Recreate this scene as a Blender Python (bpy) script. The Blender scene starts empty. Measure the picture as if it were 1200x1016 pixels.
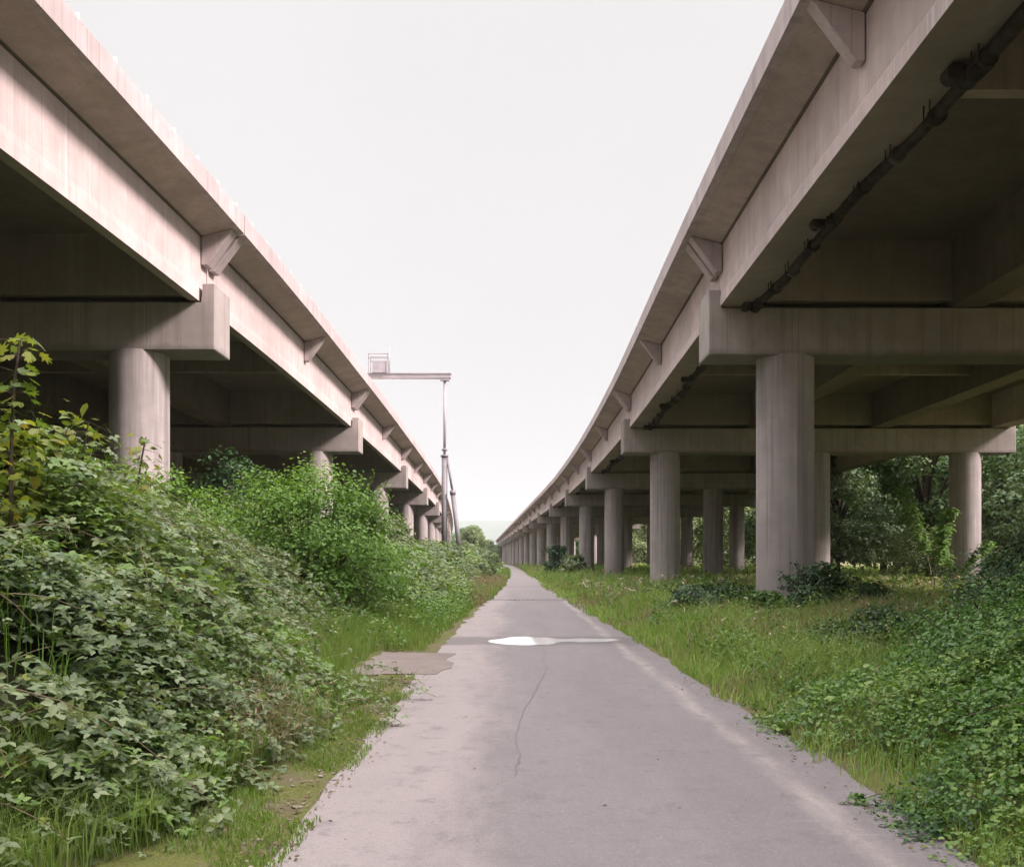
import bpy, bmesh, math, random
import numpy as np
from mathutils import Matrix, Vector

random.seed(7)
RNG = np.random.default_rng(7)
SC = bpy.context.scene
COL = SC.collection
EYE = 1.6

# ------------------------------------------------------------------ helpers
def hash2(ix, iy, seed):
    h = (ix.astype(np.int64) * 374761393 + iy.astype(np.int64) * 668265263 + seed * 1442695041) & 0x7fffffff
    h = ((h ^ (h >> 13)) * 1274126177) & 0x7fffffff
    h = (h ^ (h >> 16)) & 0xffff
    return h / 65535.0

def vnoise(x, y, seed=0):
    x = np.asarray(x, float); y = np.asarray(y, float)
    ix = np.floor(x); iy = np.floor(y)
    fx = x - ix; fy = y - iy
    fx = fx * fx * (3 - 2 * fx); fy = fy * fy * (3 - 2 * fy)
    a = hash2(ix, iy, seed); b = hash2(ix + 1, iy, seed)
    c = hash2(ix, iy + 1, seed); d = hash2(ix + 1, iy + 1, seed)
    return (a * (1 - fx) + b * fx) * (1 - fy) + (c * (1 - fx) + d * fx) * fy

def fbm(x, y, seed=0, oct=3):
    s = 0; a = 0.5; t = 0
    for k in range(oct):
        s = s + a * vnoise(np.asarray(x) * 2 ** k, np.asarray(y) * 2 ** k, seed + k * 17); t += a; a *= .5
    return s / t

def smooth(a, b, x):
    t = np.clip((np.asarray(x, float) - a) / (b - a), 0, 1)
    return t * t * (3 - 2 * t)

def pchip(tab):
    """smooth monotone-ish interpolation through a table of (y, value)"""
    xs = np.array([t[0] for t in tab], float); ys = np.array([t[1] for t in tab], float)
    m = np.gradient(ys, xs)
    def f(x):
        x = np.asarray(x, float)
        i = np.clip(np.searchsorted(xs, x) - 1, 0, len(xs) - 2)
        h = xs[i + 1] - xs[i]; t = np.clip((x - xs[i]) / h, 0, 1)
        return ((2*t**3 - 3*t**2 + 1) * ys[i] + (t**3 - 2*t**2 + t) * h * m[i]
                + (-2*t**3 + 3*t**2) * ys[i+1] + (t**3 - t**2) * h * m[i+1])
    return f

def tag(o, label=None, cat=None, group=None, kind=None):
    if label: o['label'] = label
    if cat: o['category'] = cat
    if group: o['group'] = group
    if kind: o['kind'] = kind
    return o

def np_obj(name, V, quads=None, tris=None, mats=(), qm=None, tm=None, parent=None, smooth_sh=False, inv=None):
    me = bpy.data.meshes.new(name)
    V = np.asarray(V, np.float32).reshape(-1, 3)
    q = np.zeros((0, 4), np.int32) if quads is None else np.asarray(quads, np.int32).reshape(-1, 4)
    t = np.zeros((0, 3), np.int32) if tris is None else np.asarray(tris, np.int32).reshape(-1, 3)
    me.vertices.add(len(V)); me.vertices.foreach_set('co', V.ravel())
    loops = np.concatenate([q.ravel(), t.ravel()])
    me.loops.add(len(loops)); me.loops.foreach_set('vertex_index', loops)
    starts = np.concatenate([np.arange(len(q)) * 4, len(q) * 4 + np.arange(len(t)) * 3]).astype(np.int32)
    me.polygons.add(len(starts)); me.polygons.foreach_set('loop_start', starts)
    if qm is not None or tm is not None:
        mi = np.concatenate([np.zeros(len(q), np.int32) if qm is None else np.asarray(qm, np.int32),
                             np.zeros(len(t), np.int32) if tm is None else np.asarray(tm, np.int32)])
        me.polygons.foreach_set('material_index', mi.astype(np.int32))
    if smooth_sh:
        me.polygons.foreach_set('use_smooth', np.ones(len(starts), bool))
    me.update(calc_edges=True)
    for m in mats: me.materials.append(m)
    o = bpy.data.objects.new(name, me); COL.objects.link(o)
    if parent is not None:
        o.parent = parent
        if inv is not None: o.matrix_parent_inverse = inv
    return o

def bm_obj(name, bm, mat, parent=None, inv=None, smooth_sh=False):
    bmesh.ops.recalc_face_normals(bm, faces=bm.faces)
    me = bpy.data.meshes.new(name); bm.to_mesh(me); bm.free()
    for m in (mat if isinstance(mat, (list, tuple)) else [mat]): me.materials.append(m)
    if smooth_sh:
        for p in me.polygons: p.use_smooth = True
    o = bpy.data.objects.new(name, me); COL.objects.link(o)
    if parent is not None:
        o.parent = parent
        if inv is not None: o.matrix_parent_inverse = inv
    return o

def empty(name, loc, label, cat, group=None):
    o = bpy.data.objects.new(name, None); COL.objects.link(o); o.location = loc
    o.empty_display_size = .3
    return tag(o, label, cat, group)

def box(bm, x0, x1, y0, y1, z0, z1):
    vs = [bm.verts.new(p) for p in ((x0,y0,z0),(x1,y0,z0),(x1,y1,z0),(x0,y1,z0),(x0,y0,z1),(x1,y0,z1),(x1,y1,z1),(x0,y1,z1))]
    fs = [(0,3,2,1),(4,5,6,7),(0,1,5,4),(1,2,6,5),(2,3,7,6),(3,0,4,7)]
    return [bm.faces.new([vs[i] for i in f]) for f in fs]

def tube(bm, pts, rads, n=8, cap=True):
    rings = []
    pts = [Vector(p) for p in pts]
    for i, p in enumerate(pts):
        d = (pts[min(i+1, len(pts)-1)] - pts[max(i-1, 0)]).normalized()
        u = d.cross(Vector((0, 0, 1)))
        if u.length < .05: u = d.cross(Vector((1, 0, 0)))
        u.normalize(); w = d.cross(u).normalized()
        r = rads[i] if isinstance(rads, (list, tuple)) else rads
        rings.append([bm.verts.new(p + u * (r * math.cos(2*math.pi*k/n)) + w * (r * math.sin(2*math.pi*k/n))) for k in range(n)])
    for a, b in zip(rings, rings[1:]):
        for k in range(n):
            f = bm.faces.new((a[k], a[(k+1) % n], b[(k+1) % n], b[k])); f.smooth = True
    if cap:
        bm.faces.new(rings[0][::-1]); bm.faces.new(rings[-1])

def prism(bm, prof, ys, fx, inw):
    """profile of (offset, height) swept along y; x = fx(y) + inw*offset"""
    rings = [[bm.verts.new((float(fx(y)) + inw * o, y, h)) for o, h in prof] for y in ys]
    n = len(prof)
    for a, b in zip(rings, rings[1:]):
        for k in range(n): bm.faces.new((a[k], a[(k+1) % n], b[(k+1) % n], b[k]))
    bm.faces.new(rings[0]); bm.faces.new(rings[-1][::-1])

# ------------------------------------------------------------------ materials
class N:
    def __init__(s, name):
        s.m = bpy.data.materials.new(name); s.m.use_nodes = True
        s.t = s.m.node_tree; s.t.nodes.clear()
        s.out = s.t.nodes.new('ShaderNodeOutputMaterial')
    def n(s, typ, ins=None, **kw):
        nd = s.t.nodes.new(typ)
        for k, v in kw.items(): setattr(nd, k, v)
        for k, v in (ins or {}).items():
            if hasattr(v, 'is_output'): s.t.links.new(v, nd.inputs[k])
            else: nd.inputs[k].default_value = v
        return nd
    def noise(s, vec, scale, detail=4, rough=.55):
        return s.n('ShaderNodeTexNoise', {'Vector': vec, 'Scale': scale, 'Detail': detail, 'Roughness': rough}).outputs['Fac']
    def scaled(s, vec, sc):
        return s.n('ShaderNodeVectorMath', {0: vec, 1: sc}, operation='MULTIPLY').outputs[0]
    def ramp(s, fac, stops):
        r = s.n('ShaderNodeValToRGB', {'Fac': fac}); e = r.color_ramp.elements
        while len(e) < len(stops): e.new(.5)
        for el, (p, c) in zip(e, stops):
            el.position = p; el.color = (c if not isinstance(c, (int, float)) else (c, c, c)) + (1,) if not isinstance(c, (int, float)) else (c, c, c, 1)
        return r.outputs['Color']
    def rng(s, v, a, b, c=0., d=1.):
        return s.n('ShaderNodeMapRange', {'Value': v, 'From Min': a, 'From Max': b, 'To Min': c, 'To Max': d}).outputs['Result']
    def math(s, op, a, b=0.):
        return s.n('ShaderNodeMath', {0: a, 1: b}, operation=op).outputs[0]
    def mix(s, f, a, b, bt='MIX'):
        nd = s.n('ShaderNodeMix', data_type='RGBA', blend_type=bt)
        for k, v in ((0, f), (6, a), (7, b)):
            if hasattr(v, 'is_output'): s.t.links.new(v, nd.inputs[k])
            else: nd.inputs[k].default_value = v if isinstance(v, (int, float)) else (tuple(v) + (1,))[:4]
        return nd.outputs[2]
    def pos(s): return s.n('ShaderNodeNewGeometry').outputs['Position']
    def bsdf(s, col, rough=.8, spec=.3, bump=None, bstr=.3, bdist=.02, metal=0.):
        b = s.n('ShaderNodeBsdfPrincipled', {'Roughness': rough, 'Specular IOR Level': spec, 'Metallic': metal})
        if hasattr(col, 'is_output'): s.t.links.new(col, b.inputs['Base Color'])
        else: b.inputs['Base Color'].default_value = tuple(col) + (1,)
        if bump is not None:
            bp = s.n('ShaderNodeBump', {'Strength': bstr, 'Distance': bdist, 'Height': bump})
            s.t.links.new(bp.outputs[0], b.inputs['Normal'])
        return b.outputs[0]
    def fin(s, sh):
        s.t.links.new(sh, s.out.inputs['Surface']); return s.m

def concrete(name, base, dirt=.55, streak=1., boards=False, pale=0., joints=False):
    k = N(name); p = k.pos()
    big = k.noise(p, .35, 5); mid = k.noise(p, 2.2, 6, .62); fine = k.noise(p, 26, 3)
    st = k.noise(k.scaled(p, (3.2, 3.2, .13)), 1.0, 4, .6)
    st2 = k.noise(k.scaled(p, (9., 9., .22)), 1.0, 3, .6)
    c = k.mix(k.rng(big, .3, .7), tuple(v * .74 for v in base), tuple(v * 1.14 for v in base))
    c = k.mix(k.rng(mid, .38, .70, 0, .6), c, tuple(v * .66 for v in (base[0], base[1], base[2] * .96)))
    c = k.mix(k.rng(st, .50, .66, 0, dirt * streak), c, tuple(v * .42 for v in base))
    c = k.mix(k.rng(st2, .60, .72, 0, .35 * streak + pale), c, tuple(min(.75, v * 1.6) for v in base))
    st3 = k.noise(k.scaled(p, (14., 14., .16)), 1.0, 3, .6)
    c = k.mix(k.rng(st3, .60, .68, 0, .62 * streak), c, tuple(v * .42 for v in base))
    spots = k.noise(p, 5.5, 5, .7)
    c = k.mix(k.rng(spots, .66, .74, 0, .55), c, tuple(v * .38 for v in base))
    if joints:
        sx = k.n('ShaderNodeSeparateXYZ', {0: p}).outputs
        fr = k.math('FRACT', k.math('MULTIPLY', sx[0], .62))
        c = k.mix(k.math('MULTIPLY', k.math('LESS_THAN', fr, .012), .6), c, tuple(v * .35 for v in base))
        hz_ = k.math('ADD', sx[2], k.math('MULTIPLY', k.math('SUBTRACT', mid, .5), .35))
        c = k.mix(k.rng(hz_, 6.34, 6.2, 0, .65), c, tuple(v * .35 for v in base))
    c = k.mix(k.rng(fine, .3, .7, 0, .22), c, tuple(v * .75 for v in base))
    bump = k.math('ADD', k.math('MULTIPLY', fine, .5), mid)
    if boards:
        sep = k.n('ShaderNodeSeparateXYZ', {0: p}).outputs
        fr = k.math('FRACT', k.math('MULTIPLY', sep[2], 5.2))
        ln = k.math('LESS_THAN', fr, .05)
        c = k.mix(k.math('MULTIPLY', ln, .18), c, tuple(v * .55 for v in base))
    return k.fin(k.bsdf(c, .88, .25, bump, .25, .012))

M = {}
M['col'] = concrete('weathered_concrete', (.395, .345, .342), .65, 1.05)
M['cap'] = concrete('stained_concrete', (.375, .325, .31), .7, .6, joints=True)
M['girder'] = concrete('girder_concrete', (.575, .47, .46), .36, .5, pale=.2)
M['edge'] = concrete('edge_concrete', (.47, .39, .39), .5, .8)
M['soffit'] = concrete('shade_tinted_soffit_concrete', (.21, .17, .145), .4, .5)  # inner deck tone, darkened to paint in the gloom under the slab
M['under'] = concrete('shade_tinted_underside_concrete', (.33, .27, .235), .4, .4)  # girder bottoms: under-deck shade put into the base colour
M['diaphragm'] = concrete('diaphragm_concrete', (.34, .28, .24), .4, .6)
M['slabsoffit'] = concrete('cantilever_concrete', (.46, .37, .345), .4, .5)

def simple(name, col, rough=.6, metal=0., var=.25, spec=.4, scale=6.):
    k = N(name); f = k.noise(k.pos(), scale, 4)
    c = k.mix(k.rng(f, .3, .7), tuple(v * (1 - var) for v in col), tuple(v * (1 + var) for v in col))
    return k.fin(k.bsdf(c, rough, spec, metal=metal))
M['pipe'] = simple('dark_pipe_iron', (.045, .038, .032), .95, 0., .5, .1)
M['collar'] = simple('pipe_collar_grey', (.09, .085, .08), .8)
M['steel'] = simple('galvanised_steel', (.36, .325, .35), .5, .2, .12, scale=1.5)
M['steel_dark'] = simple('weathered_steel', (.20, .18, .19), .6, .2, .15, scale=2.)
M['rail'] = simple('railing_steel', (.68, .65, .66), .55, .1, .1)
M['bark'] = simple('bark', (.10, .075, .055), .9, 0, .4, .2, 9.)
M['cane'] = simple('bramble_cane', (.16, .11, .07), .75, 0, .4, .3, 9.)
M['whitewall'] = simple('pale_wall_paint', (.72, .70, .68), .8, 0, .06, .2, 1.)
M['rubble'] = simple('rubble_stone', (.30, .25, .22), .9, 0, .5, .2, 5.)

def leafmat(name, cols, trans=.3, rough=.5, spec=.35, tcol=None, big=0.25):
    k = N(name)
    g = k.n('ShaderNodeNewGeometry'); r = g.outputs['Random Per Island']
    n = len(cols)
    c = k.ramp(r, [(i / (n - 1), cc) for i, cc in enumerate(cols)])
    f = k.noise(g.outputs['Position'], .7, 3)
    c = k.mix(k.rng(f, .35, .65, 0, big), c, tuple(v * 1.0 for v in cols[-1]))
    b = k.bsdf(c, rough, spec)
    tc = k.mix(1., c, (1.25, 1.3, .6), 'MULTIPLY')
    tr = k.n('ShaderNodeBsdfTranslucent', {'Color': tc}).outputs[0]
    mx = k.n('ShaderNodeMixShader', {0: trans, 1: b, 2: tr}).outputs[0]
    return k.fin(mx)
M['bramble'] = leafmat('bramble_leaf', [(0.088, 0.139, 0.048), (0.161, 0.223, 0.078), (0.129, 0.181, 0.078), (0.259, 0.293, 0.134), (0.194, 0.23, 0.118)], .3, .45, .45)
M['dark_bramble'] = leafmat('dark_bramble_leaf', [(0.06, 0.101, 0.034), (0.089, 0.144, 0.046), (0.133, 0.179, 0.069)], .28, .45, .4)  # darker leaf green for patches picked by noise
M['haw'] = leafmat('hawthorn_leaf', [(0.09, 0.168, 0.028), (0.146, 0.258, 0.045), (0.191, 0.314, 0.056), (0.112, 0.214, 0.039)], .35, .5, .3)
M['dark_leaf'] = leafmat('dark_shrub_leaf', [(0.028, 0.062, 0.027), (0.045, 0.094, 0.037), (0.064, 0.119, 0.044), (0.039, 0.075, 0.035)], .25, .45, .35)  # deep green of the darker shrubs and patches
M['hedge'] = leafmat('hedge_leaf', [(0.045, 0.111, 0.023), (0.08, 0.166, 0.033), (0.132, 0.233, 0.047), (0.063, 0.144, 0.037)], .3, .45, .4)
M['maple'] = leafmat('sycamore_leaf', [(0.077, 0.15, 0.037), (0.129, 0.213, 0.037), (0.283, 0.312, 0.05), (0.103, 0.188, 0.037), (0.386, 0.3, 0.062)], .4, .45, .35)
M['lime'] = leafmat('pale_shoot_leaf', [(0.121, 0.221, 0.065), (0.187, 0.299, 0.091), (0.147, 0.26, 0.078)], .35, .5, .3)
M['tree'] = leafmat('tree_leaf', [(0.054, 0.104, 0.037), (0.09, 0.148, 0.047), (0.116, 0.182, 0.062), (0.072, 0.122, 0.047)], .25, .55, .3)
M['willow'] = leafmat('pale_tree_leaf', [(0.1, 0.162, 0.08), (0.142, 0.203, 0.102), (0.167, 0.235, 0.109)], .25, .55, .3)
M['grass'] = leafmat('grass_blade', [(0.153, 0.28, 0.057), (0.23, 0.37, 0.083), (0.307, 0.408, 0.115), (0.396, 0.408, 0.179), (0.192, 0.319, 0.064)], .3, .6, .25)
M['lushgrass'] = leafmat('lush_grass_blade', [(0.117, 0.214, 0.035), (0.175, 0.292, 0.054), (0.214, 0.311, 0.073), (0.262, 0.292, 0.107)], .3, .6, .25)
M['drygrass'] = leafmat('dry_grass_blade', [(.28,.22,.13), (.36,.29,.19), (.22,.18,.10), (.34,.26,.2)], .25, .7, .2)
M['weed'] = leafmat('weed_leaf', [(0.112, 0.202, 0.045), (0.179, 0.28, 0.062), (0.258, 0.336, 0.09), (0.134, 0.224, 0.067)], .3, .5, .3)
M['flower'] = leafmat('pale_petal', [(.55, .52, .45), (.6, .5, .55), (.6, .58, .4)], .3, .6, .2)
M['litter'] = leafmat('dead_leaf', [(.12,.08,.05), (.2,.13,.08), (.26,.19,.13), (.09,.06,.04)], .1, .8, .2)

def ground_mat():
    k = N('soil_and_moss'); p = k.pos()
    a = k.noise(p, 1.3, 5, .6); b = k.noise(p, 9., 5, .65); c3 = k.noise(p, 60, 3)
    soil = k.mix(k.rng(b, .3, .7), (.095, .07, .05), (.20, .15, .115))
    moss = k.mix(k.rng(c3, .3, .7), (.085, .095, .026), (.15, .15, .045))
    c = k.mix(k.rng(k.math('ADD', a, k.math('MULTIPLY', b, .35)), .52, .70), soil, moss)
    c = k.mix(k.rng(b, .55, .72, 0, .7), c, (.17, .125, .095))
    return k.fin(k.bsdf(c, .95, .15, k.math('ADD', b, c3), .6, .03))
M['ground'] = ground_mat()

def bank_mat():
    k = N('leaf_litter_bank'); b = k.noise(k.pos(), 7., 5, .65)
    return k.fin(k.bsdf(k.mix(k.rng(b, .3, .7), (.028, .03, .016), (.06, .055, .03)), .95, .1, b, .6, .05))
M['bank'] = bank_mat()

def road_mat():
    k = N('worn_asphalt'); p = k.pos()
    s = k.n('ShaderNodeSeparateXYZ', {0: p}).outputs
    long_ = k.scaled(p, (1., .12, 1.))
    big = k.noise(long_, 1.1, 4, .55); mid = k.noise(k.scaled(p, (1., .45, 1.)), 2.6, 5, .6)
    fine = k.noise(p, 90., 3, .7); grit = k.noise(p, 240., 2, .8)
    c = k.mix(k.rng(big, .35, .65), (.196, .168, .174), (.228, .198, .204))
    c = k.mix(k.rng(mid, .45, .75, 0, .5), c, (.172, .152, .154))
    # dust and sand washed along the left half of the road
    edge = k.math('ADD', s[0], k.math('MULTIPLY', k.math('SUBTRACT', k.noise(k.scaled(p, (.8, .16, 1.)), 1.4, 4, .6), .5), 1.7))
    edge = k.math('ADD', edge, k.math('MULTIPLY', k.math('SUBTRACT', k.noise(k.scaled(p, (1., .5, 1.)), 7., 5, .7), .5), .55))
    dust = k.rng(edge, -.02, -.58, 0., .72)
    dust = k.math('MULTIPLY', dust, k.rng(mid, .2, .6, .6, 1.))
    c = k.mix(dust, c, (.39, .325, .31))
    # faded line of grit worn along the right wheel track
    e2 = k.math('ABSOLUTE', k.math('SUBTRACT', k.math('ADD', s[0], k.math('MULTIPLY', k.math('SUBTRACT', k.noise(k.scaled(p, (1, .3, 1)), 1.5, 3), .5), .35)), 1.98))
    ln = k.math('MULTIPLY', k.rng(e2, .15, .0), k.rng(k.noise(k.scaled(p, (1., .4, 1.)), 2.2, 6, .75), .36, .68, .1, .8))
    c = k.mix(ln, c, (.47, .41, .37))
    # transverse pale scratches at the right margin
    tr = k.noise(k.scaled(p, (.9, 11., 1.)), 1.0, 3, .6)
    c = k.mix(k.math('MULTIPLY', k.rng(tr, .64, .70, 0, .4), k.rng(s[0], 1.5, 2.1)), c, (.42, .38, .36))
    # dark damp belts across the road where the water stands
    d1 = k.math('ADD', s[1], k.math('MULTIPLY', k.math('SUBTRACT', k.noise(p, 1.1, 4), .5), 1.1))
    for yc, w in ((19.15, 1.25), (38.3, 1.0), (57, 1.2), (77, 1.6)):
        dd = k.math('ABSOLUTE', k.math('SUBTRACT', d1, yc))
        c = k.mix(k.rng(dd, w, w * .55, 0., .62), c, (.09, .075, .075))
    # far sandy stretch
    c = k.mix(k.rng(s[1], 30, 75, 0, .7), c, (.33, .28, .27))
    stn = k.noise(p, 3.3, 6, .72)
    c = k.mix(k.rng(stn, .54, .68, 0, .5), c, (.13, .113, .115))
    spk = k.noise(p, 38., 4, .75)
    c = k.mix(k.rng(spk, .56, .70, 0, .45), c, (.11, .095, .097))
    c = k.mix(k.rng(spk, .44, .32, 0, .35), c, (.40, .36, .355))
    c = k.mix(k.rng(fine, .3, .7, 0, .45), c, (.11, .096, .10))
    c = k.mix(k.rng(grit, .60, .72, 0, .7), c, (.46, .42, .415))
    return k.fin(k.bsdf(c, .9, .25, k.math('ADD', fine, grit), .35, .006))
M['road'] = road_mat()
M['slab'] = concrete('old_concrete_paving', (.235, .185, .17), .6, .3)
def crack_mat():
    k = N('crack_filler'); return k.fin(k.bsdf((.165, .144, .147), .95, .1))
M['crack'] = crack_mat()
def water_mat():
    k = N('still_water'); n = k.noise(k.pos(), 3., 2)
    return k.fin(k.bsdf((.12, .10, .09), .02, .5, n, .03, .002, metal=0.))
def water_mat2():
    k = N('still_water')
    n = k.noise(k.pos(), 2.5, 2)
    bp = k.n('ShaderNodeBump', {'Strength': .02, 'Distance': .002, 'Height': n})
    fr = k.n('ShaderNodeFresnel', {'IOR': 1.33, 'Normal': bp.outputs[0]}).outputs[0]
    gl = k.n('ShaderNodeBsdfGlossy', {'Color': (1, 1, 1, 1), 'Roughness': .015, 'Normal': bp.outputs[0]}).outputs[0]
    df = k.n('ShaderNodeBsdfDiffuse', {'Color': (.70, .67, .665, 1)}).outputs[0]
    return k.fin(k.n('ShaderNodeMixShader', {0: fr, 1: df, 2: gl}).outputs[0])
M['water'] = water_mat2()
def hill_mat():
    k = N('distant_hillside'); n = k.noise(k.pos(), .004, 5, .6)
    return k.fin(k.bsdf(k.mix(k.rng(n, .35, .65), (.04, .07, .035), (.09, .12, .05)), .95, .1))
M['hill'] = hill_mat()

# ------------------------------------------------------------------ terrain
road_c = pchip([(-60, .585), (-5, .585), (20, .59), (40, .72), (57, .82), (85, .8), (120, .55), (180, -.4), (263, -2.3), (330, -6.5), (420, -14)])
road_w = pchip([(-60, 1.785), (-5, 1.785), (20, 1.78), (30, 1.62), (40, 1.45), (57, 1.2), (70, 1.12), (85, 1.0), (120, .85), (180, 1.0), (263, 1.6), (330, 2.), (420, 2.)])
def gh(x, y):
    x = np.asarray(x, float); y = np.asarray(y, float)
    c = road_c(np.clip(y, -60, 420)); w = road_w(np.clip(y, -60, 420))
    r = x - (c + w); l = (c - w) - x
    h = .20 * smooth(.5, 4.5, r) + .10 * (fbm(x * .5, y * .5, 3) - .5) * smooth(.3, 1.5, r)
    h = h + .55 * smooth(.7, 4., l) + .14 * (fbm(x * .5, y * .5, 5) - .5) * smooth(.3, 1.5, l)
    edge = np.minimum(np.abs(r), np.abs(l))
    out = ((r > 0) | (l > 0))
    h = h + np.where(out, .03 * (fbm(x * 3, y * 3, 9) - .35) * smooth(.0, .35, np.maximum(r, l)), 0)
    return h

def grid_mesh(name, xs, ys, hf, mats):
    X, Y = np.meshgrid(xs, ys); Z = hf(X, Y)
    nx, ny = len(xs), len(ys)
    V = np.stack([X, Y, Z], -1).reshape(-1, 3)
    i = np.arange(nx * ny).reshape(ny, nx)
    q = np.stack([i[:-1, :-1], i[:-1, 1:], i[1:, 1:], i[1:, :-1]], -1).reshape(-1, 4)
    return np_obj(name, V, q, mats=mats, smooth_sh=True)

xs = np.concatenate([-np.geomspace(14, 6000, 22)[::-1], np.arange(-13.8, 26, .2), np.geomspace(26.2, 6000, 22)])
ys = np.concatenate([-np.geomspace(8, 800, 10)[::-1], np.arange(-7.5, 60, .3), np.arange(60, 430, 3), np.geomspace(431, 7000, 16)])
g = grid_mesh('ground', xs, ys, gh, [M['ground']])
tag(g, 'mossy soil beside the road', 'ground', kind='structure')

ys = np.concatenate([np.arange(-50, 60, .5), np.arange(60, 421, 2.)])
us = np.linspace(-1, 1, 15)
V = []
for y in ys:
    c = float(road_c(y)); w = float(road_w(y))
    for u in us:
        e = 0
        if abs(u) > .99: e = (float(fbm(np.array(y * 1.1), np.array(u * 9), 4, 3)) - .5) * .42 * (1 + 1.2 * float(smooth(15, 40, y)))
        V.append((c + u * w + math.copysign(e, u), y, .010))
i = np.arange(len(V)).reshape(len(ys), len(us))
q = np.stack([i[:-1, :-1], i[:-1, 1:], i[1:, 1:], i[1:, :-1]], -1).reshape(-1, 4)
tag(np_obj('road', V, q, mats=[M['road']]), 'narrow worn asphalt road between the viaducts', 'road', kind='structure')

def blob_sheet(name, outline, z, mat, n_in=0):
    bm = bmesh.new()
    bm.faces.new([bm.verts.new((x, y, z)) for x, y in outline])
    bmesh.ops.triangulate(bm, faces=bm.faces[:])
    return bm_obj(name, bm, mat)
# puddle: two lobes joined by a thin neck
out = []
for x, hw in ((-.48,.0),(-.40,.34),(-.2,.74),(.0,.95),(.25,1.05),(.5,1.02),(.66,.86),(.80,.62),(.92,.44),(1.08,.38),(1.3,.44),(1.55,.48),(1.8,.42),(2.0,.26),(2.16,0)):
    out.append((x, hw))
cy = lambda x: 19.05 + .10 * x + .06 * math.sin(7 * x)
pts = [(x, cy(x) - hw * (1 + .12 * math.sin(11 * x))) for x, hw in out] + [(x, cy(x) + hw * (.9 + .15 * math.sin(9 * x + 1))) for x, hw in out[-2:0:-1]]
tag(blob_sheet('puddle', pts, .016, M['water']), 'pale puddle reflecting the sky across the road', 'puddle', kind='structure')
pts = [(-.25 + .3 * t, 38.2 + .5 * math.sin(math.pi * t / 4.2) * 1.0) for t in np.linspace(0, 4.2, 9)] + [(-.25 + .3 * t, 38.2 - .35 * math.sin(math.pi * t / 4.2)) for t in np.linspace(4.2, 0, 9)[1:-1]]
tag(blob_sheet('puddle', pts, .016, M['water']), 'thin sliver of puddle farther up the road', 'puddle', kind='structure')
# crack in the road
bm = bmesh.new()
cr = [(.55, 17.9), (.58, 16.6), (.49, 15.6), (.50, 14.2), (.36, 12.6), (.22, 11.2), (.10, 9.9), (.03, 8.7), (.06, 7.9), (.02, 7.2)]
pp = []
for a, b in zip(cr, cr[1:]):
    for t in np.linspace(0, 1, 7)[:-1]:
        pp.append((a[0] + (b[0] - a[0]) * t + random.uniform(-.018, .018), a[1] + (b[1] - a[1]) * t))
pp.append(cr[-1])
L = [bm.verts.new((x - .003 - random.random() * .005, y, .0145)) for x, y in pp]; R = [bm.verts.new((x + .002 + random.random() * .005, y, .0145)) for x, y in pp]
for k in range(len(pp) - 1): bm.faces.new((L[k], R[k], R[k+1], L[k+1]))
tag(bm_obj('road_crack', bm, M['crack']), 'thin wandering crack along the middle of the road', 'crack', kind='structure')
# concrete apron on the left
bm = bmesh.new()
ol = []
for (xa, ya), (xb, yb) in zip(((-2.3, 13.4), (-.95, 13.6), (-1.0, 16.5), (-2.2, 16.7)), ((-.95, 13.6), (-1.0, 16.5), (-2.2, 16.7), (-2.3, 13.4))):
    for t in np.linspace(0, 1, 9)[:-1]: ol.append((xa + (xb - xa) * t + random.uniform(-.09, .09), ya + (yb - ya) * t + random.uniform(-.09, .09)))
lo = [bm.verts.new((x, y, -.1)) for x, y in ol]; hi = [bm.verts.new((x, y, .017)) for x, y in ol]
for q in range(len(ol)): bm.faces.new((lo[q], lo[(q+1) % len(ol)], hi[(q+1) % len(ol)], hi[q]))
bm.faces.new(hi)
tag(bm_obj('paved_apron', bm, M['slab']), 'bare brown concrete apron at the left edge of the road', 'paving', kind='structure')

# hill far beyond
xs = np.linspace(-5200, 3800, 90); ys = np.linspace(4200, 6400, 24)
def hillh(x, y):
    r = np.sin(np.clip((y - 4200) / 2200, 0, 1) * math.pi) ** .8
    return -5 + r * (150 + 70 * (fbm(x / 1400 + 3, y / 3000, 21, 3) - .5) + 45 * np.exp(-((x + 150) / 500) ** 2))
tag(grid_mesh('hill', xs, ys, hillh, [M['hill']]), 'low blue hill far beyond the end of the road', 'hill', kind='structure')

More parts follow.
